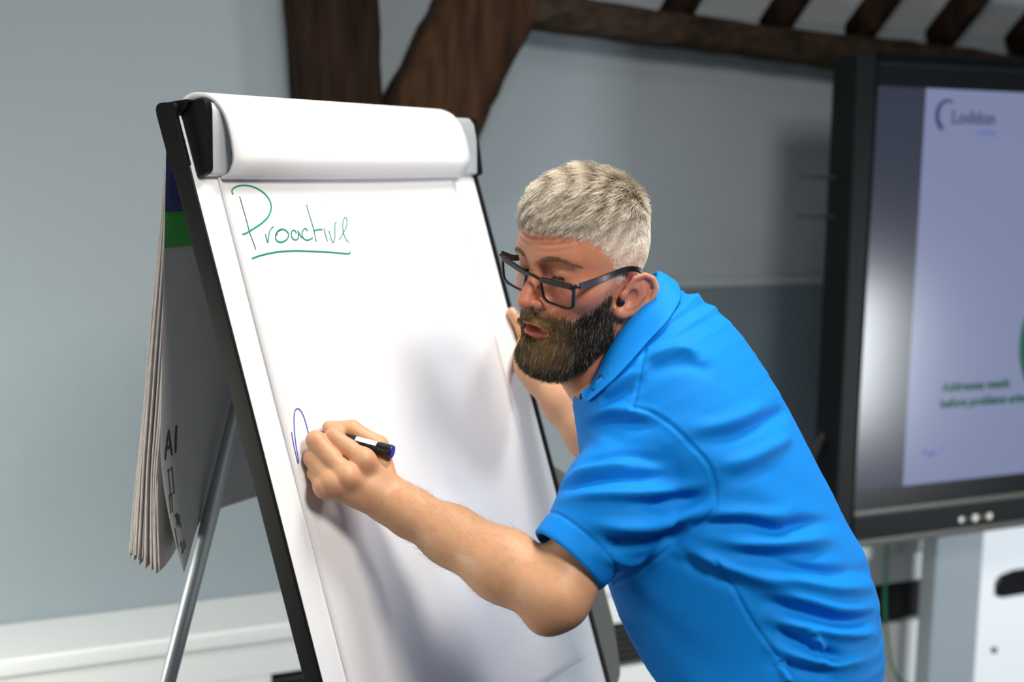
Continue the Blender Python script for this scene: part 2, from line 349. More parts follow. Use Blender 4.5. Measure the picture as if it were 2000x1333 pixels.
# pen tray, rear legs, front legs, folded arm
mb = MB(); bbox(mb, .0, BW, BL-.03, BL-.012, -.02, .07); bbox(mb, .0, BW, BL-.012, BL+.006, .06, .07); mb.build('pen_tray', M['black'], fc, bevel=.003)
def floor_pt(p, dirv): return p+dirv*((p[2]-.0)/-dirv[2])
for h0, h1 in ((.305, -.166), (.395, .166)):
    top = bp(h0, -.03, -.045); b = math.radians(11.0); w = -math.cos(b)*WZ-math.sin(b)*NH+h1*BH
    e = floor_pt(top, w)
    lg = MB().tube([top, e+(top-e)*.012], .0125, 20).build('rear_leg', M['tube'], fc, smooth=True)
    MB().tube([e+(top-e)*.03, e+np.array([0, 0, .001])], .018, 16).build('foot', M['rubber'], lg, smooth=True)
mb = MB(); bbox(mb, .2, .5, -.05, -.01, -.062, -.018); mb.build('leg_bracket', M['black'], fc, bevel=.004)
for h0 in (.08, .62):
    top = bp(h0, BL+.06, -.032); e = floor_pt(top, -BU); e = e
    lg = MB().tube([top, e+(top-e)*.02], .0125, 20).build('front_leg', M['tube'], fc, smooth=True)
    MB().tube([e+(top-e)*.06, e+np.array([0, 0, .001])], .018, 16).build('foot', M['rubber'], lg, smooth=True)
armp = rnd([(BW+.008, -.60, .01), (BW+.104, -.66, .02), (BW+.106, -.93, .01), (BW+.085, -1.02, .016), (BW+.03, -1.045, .012), (BW+.008, -1.045, .004)])
MB().prism(armp, bp(0, 0, -.030), BH, BU, .014*BN).build('folding_arm', M['olive'], fc, bevel=.004)

# the paper pad hung over the clamp
pad = thing('paper_pad', tuple(bp(.33, -.1, .01)), 'big white paper pad on the flip chart, used pages thrown back over the top', 'paper pad')
H0, H1 = .048, .628
def sheet(fn, nu, nv): return np.array([[fn(i/(nu-1), j/(nv-1)) for j in range(nv)] for i in range(nu)])
def fs(a, b):
    h = H0+(H1-H0)*a; u = -.02-.925*b; curl = max(0, b-.93)/.07*max(0, a-.86)/.14
    wv = .0012*math.sin(5*a+7*b)*math.sin(3*b+1.3*a)*min(1, b*3)
    return bp(h, u, .0022+wv+.012*curl**2)
fsh = MB().grid(sheet(fs, 40, 60)).build('front_sheet', M['paper'], pad, smooth=True, solid=.0040)
PROF = [(-.088, .0055), (-.0895, .012), (-.0868, .0225), (-.0766, .0330), (-.0643, .0380), (-.04, .0408), (-.015, .0400), (-.0024, .0368), (.0126, .0296), (.025, .0150), (.0312, .0016), (.0335, -.0107), (.031, -.025), (.020, -.036), (.0, -.044)]
PR = smoothpts(PROF, 46)
def roll(h0, h1, off, seed, nm):
    r = np.random.default_rng(seed)
    def f(a, b):
        h = h0+(h1-h0)*a; i = min(int(b*(len(PR)-1)), len(PR)-2); t = b*(len(PR)-1)-i
        p = PR[i]*(1-t)+PR[i+1]*t; d = PR[i+1]-PR[i]; nn = np.array([d[1], -d[0]]); nn /= np.linalg.norm(nn)
        bulge = .0040*math.sin(math.pi*a)*math.sin(math.pi*min(1, b*1.6)) if b < .62 else 0
        rb = 1+.10*a*math.exp(-((b-.25)/.2)**2)
        p = p+nn*-(off+bulge)
        return bp(h, p[0], p[1]*rb)
    return MB().grid(sheet(f, 24, 92)).build(nm, M['paper'], pad, smooth=True, solid=.0048)
roll(H0+.002, H1+.004, .0, 1, 'turned_sheets')
# the pages hanging behind, and the printed cover page
def hang(h, L, b0, b1, off, curlL=0.0):
    """point L metres down the hanging page at width h: the left edge hangs steeply, the middle rests back on the legs"""
    k = (h-.030)/.205; k = -math.log(math.exp(-9*k)+math.exp(-9))/9; beta = math.radians(b0+(b1-b0)*k)
    top = bp(h, .0, -.046-off)
    return top+L*(-math.cos(beta)*WZ-math.sin(beta)*NH)+curlL*NH
cov = lambda a, b: hang(.030+.588*a, .625*b, 3.0-4.6*max(0, (b-.72)/.28)**1.4, 13.6, .002, 0)
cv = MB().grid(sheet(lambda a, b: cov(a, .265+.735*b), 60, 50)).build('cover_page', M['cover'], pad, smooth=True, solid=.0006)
MB().grid(sheet(lambda a, b: cov(a, .185+.08*b), 60, 6)).build('cover_band', M['cover_green'], cv, smooth=True, solid=.0006)
MB().grid(sheet(lambda a, b: cov(a, .0+.185*b), 60, 12)).build('cover_band', M['cover_blue'], cv, smooth=True, solid=.0006)
def cover_print(s, size, h, L, name, xs=1.0, ys=1.0):
    ob = text(s, size, (0, 0, 0), (1, 0, 0), (0, 1, 0), name, M['ink_black'], cv, thick=.0002)
    for v in ob.data.vertices:
        p = cov((h+v.co.x*xs-.030)/.588, (L-v.co.y*ys)/.625); v.co = Vector(p+NH*(.0016+v.co.z))
cover_print('A1', .050, .040, .470, 'printed_size', .85, 1.2)
cover_print('[ ]', .030, .046, .515, 'printed_icon', .7, 1.4); cover_print('//', .030, .036, .545, 'printed_slash', 1.0, 1.2)
cover_print('70g', .020, .050, .570, 'printed_weight', .8, 1.3); cover_print('/', .030, .034, .592, 'printed_slash', 1.0, 1.2); cover_print('20 sh', .018, .048, .606, 'printed_count', .8, 1.2)
NP = 20
for k in range(NP):
    t = k/(NP-1); r = np.random.default_rng(50+k)
    Ln = .638+.006*math.sin(k*1.7)-.012*t; sw = r.normal(0, .0012); ph = r.uniform(0, 6); dh = r.normal(0, .0015)
    def pg(a, b, t=t, Ln=Ln, sw=sw, ph=ph, dh=dh):
        h = H0+dh-.002+(H1-H0)*a
        fl = math.exp(-a*9)
        off = .004+.012*t
        p = hang(h, Ln*b, 3.9+4.1*t-2.6*(1-t)*max(0, (b-.75)/.25)**1.3, 15.2+2.6*t, off)
        p = p-NH*(fl*max(0, b-.55)**2*.10*(1-t)*1.0)+NH*(sw*b*fl+.0012*math.sin(9*b+ph)*fl)
        return p
    MB().grid(sheet(pg, 26, 24)).build('hanging_page', M['paper_edge'], pad, smooth=True, solid=.0031 if k < NP-1 else .0035)
# handwriting
INK = {'P1':[(0.0664,-0.1118),(0.0653,-0.1086),(0.0674,-0.1048),(0.0748,-0.1013),(0.0856,-0.0992),(0.0965,-0.0991),(0.1084,-0.1009),(0.1197,-0.1049),(0.1302,-0.1112),(0.1367,-0.1197),(0.1379,-0.1287),(0.1333,-0.1375),(0.1235,-0.1462),(0.1096,-0.1535),(0.0948,-0.159),(0.0805,-0.1639),(0.07,-0.1673),(0.0645,-0.1676)],
'P2':[(0.0779,-0.1147),(0.0788,-0.1306),(0.0793,-0.1503),(0.0795,-0.1666),(0.0813,-0.1787),(0.0828,-0.1903)],
'r':[(0.11,-0.1696),(0.1105,-0.1768),(0.1107,-0.1821),(0.1144,-0.1758),(0.1188,-0.1683),(0.1247,-0.1624),(0.1314,-0.1598)],
'o':[(0.1332,-0.1722),(0.1367,-0.1673),(0.1445,-0.1643),(0.1525,-0.1649),(0.1577,-0.1687),(0.1585,-0.1733),(0.1531,-0.1787),(0.1444,-0.1819),(0.1359,-0.1824),(0.1303,-0.1799),(0.1296,-0.1754),(0.1328,-0.17),(0.1388,-0.1663),(0.146,-0.1647)],
'a':[(0.1762,-0.1712),(0.175,-0.1677),(0.1704,-0.1664),(0.1656,-0.1702),(0.164,-0.1752),(0.1663,-0.1793),(0.1725,-0.1807),(0.1777,-0.1781),(0.1805,-0.1731),(0.1808,-0.168),(0.1831,-0.1732),(0.1859,-0.179)],
'c':[(0.202,-0.1688),(0.1999,-0.1653),(0.1955,-0.1657),(0.1896,-0.1706),(0.1879,-0.1763),(0.1912,-0.181),(0.1986,-0.1821),(0.207,-0.1806),(0.2103,-0.179)],
't':[(0.2153,-0.1295),(0.2155,-0.1432),(0.2167,-0.156),(0.2169,-0.1688),(0.2163,-0.1793),(0.2159,-0.1856)],
'tbar':[(0.216,-0.1697),(0.2234,-0.1679),(0.2368,-0.1679)],
'i':[(0.241,-0.1665),(0.2409,-0.1757),(0.2416,-0.1862)], 'idot':[(0.2521,-0.1307),(0.2518,-0.1325)],
'v':[(0.2516,-0.1702),(0.2515,-0.1796),(0.2533,-0.1877),(0.2575,-0.1864),(0.2628,-0.1778),(0.2672,-0.1661),(0.2705,-0.1597),(0.2748,-0.158)],
'e':[(0.2699,-0.1854),(0.2792,-0.1785),(0.2927,-0.1683),(0.2994,-0.1601),(0.3009,-0.1529),(0.2972,-0.1516),(0.2916,-0.1562),(0.2867,-0.1656),(0.2847,-0.1763),(0.2874,-0.186),(0.2917,-0.19)],
'line':[(0.0706,-0.2026),(0.086,-0.1997),(0.1093,-0.1972),(0.1357,-0.196),(0.1688,-0.1968),(0.2023,-0.1994),(0.2366,-0.2024),(0.2646,-0.2053),(0.2823,-0.2075),(0.2875,-0.2063),(0.2901,-0.2047)],
'n':[(0.0608,-0.4452),(0.0591,-0.4602),(0.0584,-0.4745),(0.0584,-0.4882),(0.0612,-0.4815),(0.063,-0.4657),(0.0666,-0.447),(0.0719,-0.4302),(0.0771,-0.4197),(0.0834,-0.4161),(0.0895,-0.4192),(0.0932,-0.4288),(0.0942,-0.442),(0.0944,-0.4511),(0.0946,-0.4601)]}
WID = {'P1': .0011, 'P2': .00055, 'line': .0011, 'o': .0010, 'n': .00085, 'tbar': .0010, 'c': .0009, 'a': .0009}
def stroke(mb, pts, w):
    P = smoothpts(pts, len(pts)*6); n = len(P); rows = []
    for i in range(n):
        t = P[min(i+1, n-1)]-P[max(i-1, 0)]; t /= np.linalg.norm(t)+1e-9; q = np.array([-t[1], t[0]])*w
        z0 = []
        for s_ in (-1, 1):
            u_ = (P[i]+s_*q); a, b = (u_[0]-H0)/(H1-H0), (-.02-u_[1])/.925
            z0.append(fs(a, b)+BN*.0027)
        rows.append(z0)
    mb.grid(rows)
mb = MB()
for k, v in INK.items():
    if k not in ('n', 'P2'): stroke(mb, v, WID.get(k, .00075))
mb.build('green_handwriting', M['ink_green'], fsh, solid=.0002)
mb = MB(); stroke(mb, INK['P2'], .0006); mb.build('green_handwriting', M['ink_dkgreen'], fsh, solid=.0002)
mb = MB(); stroke(mb, INK['n'], .0008); mb.build('blue_handwriting', M['ink_blue'], fsh, solid=.0002)
# ------------------------------------------------------------------ sculpting tools: distance fields meshed with surface nets
from concurrent.futures import ThreadPoolExecutor
f32 = np.float32
def A3(p): return np.asarray(p, f32)
def smin(a, b, k):
    h = np.maximum(k-np.abs(a-b), 0)/k; return np.minimum(a, b)-h*h*k*.25
def smax(a, b, k): return -smin(-a, -b, k)
def sph(P, c, r): d = P-A3(c); return np.sqrt((d*d).sum(-1))-f32(r)
def ell(P, c, r, R=None):
    d = P-A3(c)
    if R is not None: d = d@A3(R)
    r = A3(r); q = d/r; k0 = np.sqrt((q*q).sum(-1))+1e-6; q = q/r; k1 = np.sqrt((q*q).sum(-1))+1e-6
    return k0*(k0-1)/k1
def cap(P, a, b, ra, rb=None):
    rb = ra if rb is None else rb; a, b = A3(a), A3(b); ab = b-a; pa = P-a
    t = np.clip(pa@ab/(ab@ab), 0, 1); d = pa-t[:, None]*ab
    return np.sqrt((d*d).sum(-1))-(f32(ra)+t*f32(rb-ra))
def chain(P, pts, rad, k=0):
    d = None
    for i in range(len(pts)-1):
        e = cap(P, pts[i], pts[i+1], rad[i], rad[i+1]); d = e if d is None else (smin(d, e, k) if k else np.minimum(d, e))
    return d
def bounded(fn, lo, hi, pad=.05):
    lo, hi = A3(lo), A3(hi)
    def g(P):
        q = np.maximum(np.maximum(lo-P, P-hi), 0); far = np.sqrt((q*q).sum(-1)); m = far < pad
        d = far+f32(.03)
        if m.any(): d = d.astype(f32); d[m] = fn(P[m])
        return d
    return g
CUB = [(i, j, k) for i in (0, 1) for j in (0, 1) for k in (0, 1)]
EDG = [(a, b) for a in CUB for b in CUB if sum(abs(np.subtract(a, b))) == 1 and a < b]
def nets(fn, lo, hi, h, B=8, slack=.004, keep=None):
    """surface nets on a sparse set of blocks"""
    lo, hi = np.asarray(lo, float), np.asarray(hi, float); nb = np.ceil((hi-lo)/(h*B)).astype(int)
    I = np.stack(np.meshgrid(*[np.arange(n) for n in nb], indexing='ij'), -1).reshape(-1, 3)
    cen = (lo+(I+.5)*h*B).astype(f32)
    if keep is not None: m = keep(cen); I, cen = I[m], cen[m]
    with ThreadPoolExecutor(4) as ex:
        d = np.concatenate(list(ex.map(fn, np.array_split(cen, max(1, len(cen)//20000)))))
    I = I[np.abs(d) < h*B*.87*1.15+slack]
    loc = np.stack(np.meshgrid(*[np.arange(B+1)]*3, indexing='ij'), -1).reshape(-1, 3)
    dims = nb*B+2
    def key(c): return (c[..., 0]*dims[1]+c[..., 1])*dims[2]+c[..., 2]
    def work(Ib):
        base = Ib*B; P = (lo+(base[:, None, :]+loc[None])*h).astype(f32).reshape(-1, 3)
        v = fn(P).reshape(-1, B+1, B+1, B+1); s = v < 0
        cs = np.stack([s[:, i:B+i, j:B+j, k:B+k] for i, j, k in CUB], 0); n = cs.sum(0); act = (n > 0) & (n < 8)
        w = np.argwhere(act)
        acc = np.zeros((len(w), 3)); cnt = np.zeros(len(w))
        for a, b in EDG:
            va = v[w[:, 0], w[:, 1]+a[0], w[:, 2]+a[1], w[:, 3]+a[2]]; vb = v[w[:, 0], w[:, 1]+b[0], w[:, 2]+b[1], w[:, 3]+b[2]]
            m = (va < 0) != (vb < 0); t = np.where(m, va/(va-vb+1e-20), 0)[:, None]
            acc += m[:, None]*(np.array(a)+t*(np.array(b)-np.array(a))); cnt += m
        cell = base[w[:, 0]]+w[:, 1:]
        V = lo+(cell+acc/cnt[:, None])*h
        Q = []
        for ax in range(3):
            sl = [slice(0, B)]*3; s2 = list(sl); s2[ax] = slice(1, B+1)
            a = s[(slice(None), *sl)]; b = s[(slice(None), *s2)]; e = np.argwhere(a != b)
            if not len(e): continue
            c = base[e[:, 0]]+e[:, 1:]; inside = a[tuple(e.T)]
            u, w_ = (ax+1) % 3, (ax+2) % 3; U = np.eye(3, dtype=int)[u]; Wv = np.eye(3, dtype=int)[w_]
            q = np.stack([key(c-U-Wv), key(c-Wv), key(c), key(c-U)], 1)
            q[~inside] = q[~inside][:, ::-1]; Q.append(q)
        return key(cell), V, (np.concatenate(Q) if Q else np.zeros((0, 4), int))
    with ThreadPoolExecutor(4) as ex: res = list(ex.map(work, np.array_split(I, max(1, len(I)//120))))
    K = np.concatenate([r[0] for r in res]); V = np.concatenate([r[1] for r in res]); Q = np.concatenate([r[2] for r in res])
    o = np.argsort(K); K, V = K[o], V[o]; idx = np.searchsorted(K, Q); idx = np.minimum(idx, len(K)-1)
    ok = (K[idx] == Q).all(1); return V, idx[ok]
def largest(V, Q):
    lab = np.arange(len(V))
    while True:
        m = lab[Q].min(1); new = lab.copy()
        for k in range(4): np.minimum.at(new, Q[:, k], m)
        new = np.minimum(new, new[new]); new = new[new]
        if (new == lab).all(): break
        lab = new
    c = np.bincount(lab, minlength=len(V)); keep = lab == c.argmax(); idx = np.cumsum(keep)-1
    return V[keep], idx[Q[keep[Q[:, 0]]]]
def vnormals(V, Q):
    n = np.cross(V[Q[:, 2]]-V[Q[:, 0]], V[Q[:, 3]]-V[Q[:, 1]]); N = np.zeros_like(V)
    for k in range(4): np.add.at(N, Q[:, k], n)
    return N/(np.linalg.norm(N, axis=1)[:, None]+1e-12)
def relax(V, Q, n=2, k=.5, mask=None):
    for _ in range(n):
        S_ = np.zeros_like(V); c = np.zeros(len(V))
        for a in range(4):
            for b in (1, 3):
                np.add.at(S_, Q[:, a], V[Q[:, (a+b) % 4]]); np.add.at(c, Q[:, a], 1)
        D = (S_/np.maximum(c, 1)[:, None]-V)*k
        if mask is not None: D *= mask[:, None]
        V = V+D
    return V
def segdist(P, pts):
    """distance from P to a polyline"""
    best = None
    for a, b in zip(pts[:-1], pts[1:]):
        d = cap(P, a, b, 0); best = d if best is None else np.minimum(best, d)
    return best
def pxpath(pts, fn, d0=1.3, d1=2.3, n=60):
    """photo pixels dropped onto a surface: measures where a seam or crease lies in 3D"""
    R = np.array([FW+(x-1000)/FPX*RT-(y-666.5)/FPX*UP for x, y in pts]); t = np.full(len(R), d0)
    for _ in range(n):
        d = fn((CAM+R*t[:, None]).astype(f32)); t = t+np.clip(d, -.02, .05)*.8
    return CAM+R*t[:, None]
# ------------------------------------------------------------------ the man
def rotz(a): c, s = math.cos(a), math.sin(a); return np.array([[c, -s, 0], [s, c, 0], [0, 0, 1.]])
def rotx(a): c, s = math.cos(a), math.sin(a); return np.array([[1., 0, 0], [0, c, -s], [0, s, c]])
def roty(a): c, s = math.cos(a), math.sin(a); return np.array([[c, 0, s], [0, 1., 0], [-s, 0, c]])
HR = rotz(math.radians(135.2))@rotx(math.radians(-8.4))@roty(math.radians(-7.0))
HT = np.array([.0970, 1.8371, CAM_H-.1607])
def hw(p): return HR@np.asarray(p, float)+HT               # head frame (x his right, y forward, z up) to world
def toh(P): return ((P-HT)@HR).astype(f32)
def brd(x, y, o):                                          # pixel -> point o metres out of the board's face
    r = FW+(x-1000)/FPX*RT-(y-666.5)/FPX*UP; k = ((BP+o*BN-CAM)@BN)/(r@BN); return CAM+k*r
EYE = np.array([.0320, .0735, .0245]); ER = .0122
def mir(p): return (-p[0], p[1], p[2])
LW = f32(1)
def head_sdf(P):
    q = toh(P); qa = q.copy(); qa[:, 0] = np.abs(qa[:, 0])
    d = ell(q, (0, -.006, .045), (.0765, .100, .088))
    d = smin(d, ell(q, (0, .027, .054), (.060, .066, .055)), .03)
    d = smin(d, ell(q, (0, .028, -.028), (.060, .062, .072)), .03)          # face block
    d = smin(d, ell(qa, (.044, .052, -.004), (.023, .027, .022)), .022)     # cheekbone
    d = smin(d, ell(q, (0, .066, -.045), (.036, .030, .032)), .02)          # muzzle
    d = smin(d, ell(q, (0, .068, -.088), (.030, .024, .026)), .02)          # chin under the beard
    d = smin(d, cap(qa, (.048, .000, -.055), (.02, .058, -.090), .018, .02), .025)  # jaw
    d = smin(d, cap(qa, (.004, .0905, .043), (.042, .0750, .0475), .0085, .0070), .014)  # brow ridge
    # eye sockets
    d = smax(d, -ell(qa, (.0325, .0975, .0262), (.0195, .0165, .0130)), .012)
    d = smax(d, -ell(qa, (.0165, .098, .0255), (.0085, .0125, .0125)), .010)
    # nose
    d = smin(d, chain(q, [(0, .088, .038), (0, .0985, .018), (0, .1135, -.004), (0, .1165, -.0115)], [.0072, .0072, .0088, .0108]), .010)
    d = smin(d, ell(qa, (.0142, .1005, -.0155), (.0078, .0115, .0080)), .008)
    d = smin(d, cap(q, (0, .114, -.016), (0, .098, -.026), .0050, .0045), .006)
    d = smax(d, -ell(qa, (.0066, .1075, -.0225), (.0036, .0062, .0045)), .003)
    d = smax(d, -cap(qa, (.0185, .1035, -.0035), (.0245, .092, -.020), .0014, .001), .009)
    # eyelids: a shell over the eyeball, opened by a narrow downward looking slit
    lid = sph(qa, EYE, ER+.0021)
    up_ = qa[:, 2]-f32(EYE[2])+f32(.0016)+np.abs(qa[:, 0]-f32(EYE[0]))**2*f32(26)          # above the upper lid's edge > 0
    lo_ = f32(EYE[2]-.0058)-qa[:, 2]+np.abs(qa[:, 0]-f32(EYE[0]))**2*f32(12)
    slit = np.maximum(np.maximum(up_, lo_), f32(EYE[1])-qa[:, 1]+f32(.004))
    d = smin(d, lid, .005)
    d = np.maximum(d, -np.maximum(slit, sph(qa, EYE, ER+.006)))
    crease = np.abs(sph(qa, (EYE[0], EYE[1], EYE[2]+.0032), ER+.0030)) 
    # brow furrows across the forehead
    fz = q[:, 2]; m = np.exp(-((fz-f32(.073))/f32(.014))**2)*np.exp(-(q[:, 0]/f32(.046))**4)*(q[:, 1] > .03)
    d = d+m*f32(.0012)*np.sin((fz-f32(.9)*q[:, 0]**2*f32(3))*f32(2*math.pi/.0088))
    # mouth, slightly open
    d = smin(d, ell(qa, (.008, .0965, -.0455), (.0170, .0085, .0050)), .005)
    d = smin(d, ell(q, (0, .0935, -.0612), (.0220, .0090, .0060)), .005)
    d = smax(d, -ell(q, (0, .0985, -.0528), (.0215, .0170, .0042)), .0025)
    # ears
    for s_ in (-1, 1):
        e = q*np.array([s_, 1, 1], f32)
        ca, sa = math.cos(.50), math.sin(.50)
        ex = (e[:, 0]-f32(.0745))*ca+(e[:, 1]+f32(.004))*sa; ey = -(e[:, 0]-f32(.0745))*sa+(e[:, 1]+f32(.004))*ca; ez = e[:, 2]+f32(.012)
        ey, ez = (ey*f32(.855)+ez*f32(.518))/f32(1.1), (-ey*f32(.518)+ez*f32(.855))/f32(1.1)
        E_ = np.stack([ex, ey, ez], 1)
        pl = ell(E_, (.002, -.013, .004), (.0055, .0165, .029))
        rim = [(.002, .004, .008), (.004, .003, .022), (.006, -.006, .032), (.008, -.017, .033), (.009, -.027, .025), (.008, -.030, .012), (.006, -.027, -.002), (.004, -.020, -.014), (.003, -.010, -.024), (.002, -.002, -.0245)]
        rr = [.0028, .0034, .0036, .0038, .0038, .0036, .0034, .004, .0052, .0042]
        o = smin(pl, chain(E_, rim, rr), .004)
        o = smin(o, sph(E_, (.0025, -.004, -.024), .0066), .005)
        o = smin(o, chain(E_, [(.005, -.010, .022), (.0075, -.018, .010), (.006, -.017, -.004), (.004, -.010, -.013)], [.0022, .003, .0026, .0024]), .003)
        o = smax(o, -ell(E_, (.0085, -.0055, -.001), (.0085, .0080, .0125)), .003)
        o = smax(o, -chain(E_, [(.0095, -.006, .0245), (.0105, -.020, .022), (.0105, -.0245, .008)], [.0022, .003, .0026]), .002)
        o = smin(o, ell(E_, (.003, .004, -.002), (.0035, .0045, .007)), .004)
        d = smin(d, o, .005)
    return d
hb = np.array([hw((x, y, z)) for x in (-.12, .12) for y in (-.125, .14) for z in (-.135, .15)])
HEAD = bounded(head_sdf, hb.min(0), hb.max(0), .04)

# joints
SL = at(1285, 838, 1.775); EL = at(1085, 1163, 1.70); WL = brd(764, 980, .078)
SR = at(1330, 790, 2.02); ER_ = at(1212, 905, 2.17); WR = at(1040, 712, 2.285)
C7 = at(1268, 640, 1.90); CHEST = at(1330, 800, 1.90); HIP = at(1512, 1385, 1.86)
def arm_sdf(S_, E_, W_, side, olec):
    S_, E_, W_ = A3(S_), A3(E_), A3(W_)
    ax = W_-E_; up = S_-E_
    p1 = E_+ax*.30; p2 = E_+ax*.62; p3 = E_+ax*.88
    def f(P):
        d = chain(P, [S_, S_-up*.45, E_], [.044, .042, .043], .02)
        d = smin(d, chain(P, [E_, p1, p2, p3, W_], [.043, .0455, .0375, .031, .0295], .02), .02)
        d = smin(d, sph(P, olec, .020), .02)
        return d
    return f
OLEC = at(1064, 1207, 1.695)
ARML = arm_sdf(SL, EL, WL, -1, OLEC)
ARMR = arm_sdf(SR, ER_, WR, 1, ER_)
# left hand gripping the marker
MCP = dict(i=brd(711, 899, .080), m=brd(678, 931, .066), r=brd(652, 945, .050), p=brd(634, 953, .036))
PIP = dict(i=brd(652, 855, .045), m=brd(617, 861, .029), r=brd(611, 896, .018), p=brd(615, 925, .015))
row = MCP['i']-MCP['p']; row /= np.linalg.norm(row); fwd = MCP['m']-WL; fwd /= np.linalg.norm(fwd)
dor = np.cross(row, fwd); dor /= np.linalg.norm(dor)
def finger_tail(mcp, pip, a1, a2, l1, l2, lean):
    t = pip-mcp; t /= np.linalg.norm(t); pal = -dor-(-dor@t)*t; pal /= np.linalg.norm(pal)
    d1 = math.cos(a1)*t+math.sin(a1)*pal+lean*row; d1 /= np.linalg.norm(d1); d2 = math.cos(a1+a2)*t+math.sin(a1+a2)*pal+lean*row; d2 /= np.linalg.norm(d2)
    dip = pip+l1*d1; return dip, dip+l2*d2
PEN_T = brd(613, 843, .001); PEN_C = brd(768, 884, .100)
FING = {}
for k, (a1, a2, l1, l2, r0, r1, r2, r3) in dict(i=(1.25, .5, .027, .018, .0132, .0124, .0106, .0090), m=(1.55, .75, .029, .018, .0136, .0130, .0112, .0095),
                                   r=(1.6, .9, .026, .018, .0130, .0120, .0104, .009), p=(1.6, .9, .019, .015, .0112, .0102, .009, .008)).items():
    dip, tip = finger_tail(MCP[k], PIP[k], a1, a2, l1, l2, .0)
    FING[k] = ([MCP[k], .5*MCP[k]+.5*PIP[k], PIP[k], dip, tip], [r0, (r0+r1)*.47, r1, r2, r3])
THUMB = ([WL+(brd(752, 932, .080)-WL)*.65, brd(738, 872, .070), brd(687, 839, .045), brd(643, 836, .022)], [.0170, .0142, .0120, .0098])
def hand_sdf(P):
    W_ = A3(WL); d = None
    for k in 'imrp':
        a = A3(MCP[k]); base = W_+(a-W_)*.12+A3(row)*{'i': .011, 'm': .004, 'r': -.004, 'p': -.011}[k]
        e = cap(P, base, a-A3(dor)*.002, .0150, .0118); d = e if d is None else smin(d, e, .016)
    d = smin(d, cap(P, W_, W_+(A3(MCP['m'])-W_)*.3, .027, .020), .02)
    pm = (A3(MCP['m'])+A3(MCP['r'])+2*W_)/4-A3(dor)*.016
    d = smin(d, sph(P, pm, .019), .02)
    pm2 = (A3(MCP['m'])+A3(MCP['r'])+A3(PIP['m'])+A3(PIP['r']))/4-A3(dor)*.020+A3(row)*-.004
    d = smin(d, sph(P, pm2, .013), .012)
    g = None
    for k in 'imrp':
        pts, rd = FING[k]; e = chain(P, pts, rd, .005); e = smin(e, sph(P, A3(MCP[k])+A3(dor)*.0006, rd[0]*.93), .012)
        g = e if g is None else smin(g, e, .0022)
    d = smin(d, g, .011)
    d = smin(d, chain(P, THUMB[0], THUMB[1], .006), .006)
    return d
hp = np.array(list(MCP.values())+list(PIP.values())+THUMB[0]+[WL])
HANDL = bounded(hand_sdf, hp.min(0)-.03, hp.max(0)+.03, .03)
# right hand round the board's far edge: thumb on the face, fingers behind
TH_R = [at(1030, 690, 2.30), bp(.722, -.400, .022), bp(.703, -.372, .014), bp(.688, -.338, .012)]
PALM_R = bp(.745, -.40, -.030)
FR = []
for j, (u, l) in enumerate([(-.345, .03), (-.366, .035), (-.388, .033), (-.410, .026)]):
    FR.append([bp(.745, u, -.045), bp(.722, u+.002, -.060), bp(.695, u+.004, -.056), bp(.672+.004*j, u+.006, -.042)])
def handr_sdf(P):
    d = chain(P, TH_R, [.016, .0125, .0105, .0088], .006)
    d = smin(d, ell(P, bp(.752, -.385, -.026), (.022, .030, .040)), .02)
    d = smin(d, cap(P, WR, bp(.752, -.395, -.02), .029, .022), .02)
    for pts in FR: d = smin(d, chain(P, pts, [.0115, .0108, .0098, .0085], .004), .003)
    return d
rp = np.array(TH_R+[q for p in FR for q in p]+[WR])
HANDR = bounded(handr_sdf, rp.min(0)-.03, rp.max(0)+.03, .03)
# torso: stations measured across the back-chest outline
STN = [((1172, 722), (1288, 574), .066), ((1128, 775), (1400, 602), .150), ((1136, 880), (1510, 752), .190), ((1160, 1025), (1585, 893), .185),
       ((1192, 1130), (1650, 1045), .178), ((1240, 1225), (1703, 1150), .174), ((1284, 1310), (1721, 1242), .174), ((1306, 1372), (1713, 1333), .175), ((1322, 1440), (1690, 1425), .178)]
PHI = math.radians(16)
LFT = np.array([-math.sin(PHI), -math.cos(PHI), 0.]); 
sc, sa_, sb_ = [], [], []
for (fx, fy), (bx, by), a in STN:
    dep = 1.885-.03*(fy-700)/700
    f_, b_ = at(fx, fy, dep), at(bx, by, dep); e = np.linalg.norm(f_-b_)/2
    sc.append((f_+b_)/2); sa_.append(a); sb_.append(math.sqrt(max(e*e-(a*math.sin(PHI))**2, .05**2))/math.cos(PHI))
TSC = smoothpts(sc, 34).astype(f32); TSA = smoothpts(np.c_[sa_, sa_], 34)[:, 0].astype(f32); TSB = smoothpts(np.c_[sb_, sb_], 34)[:, 0].astype(f32)
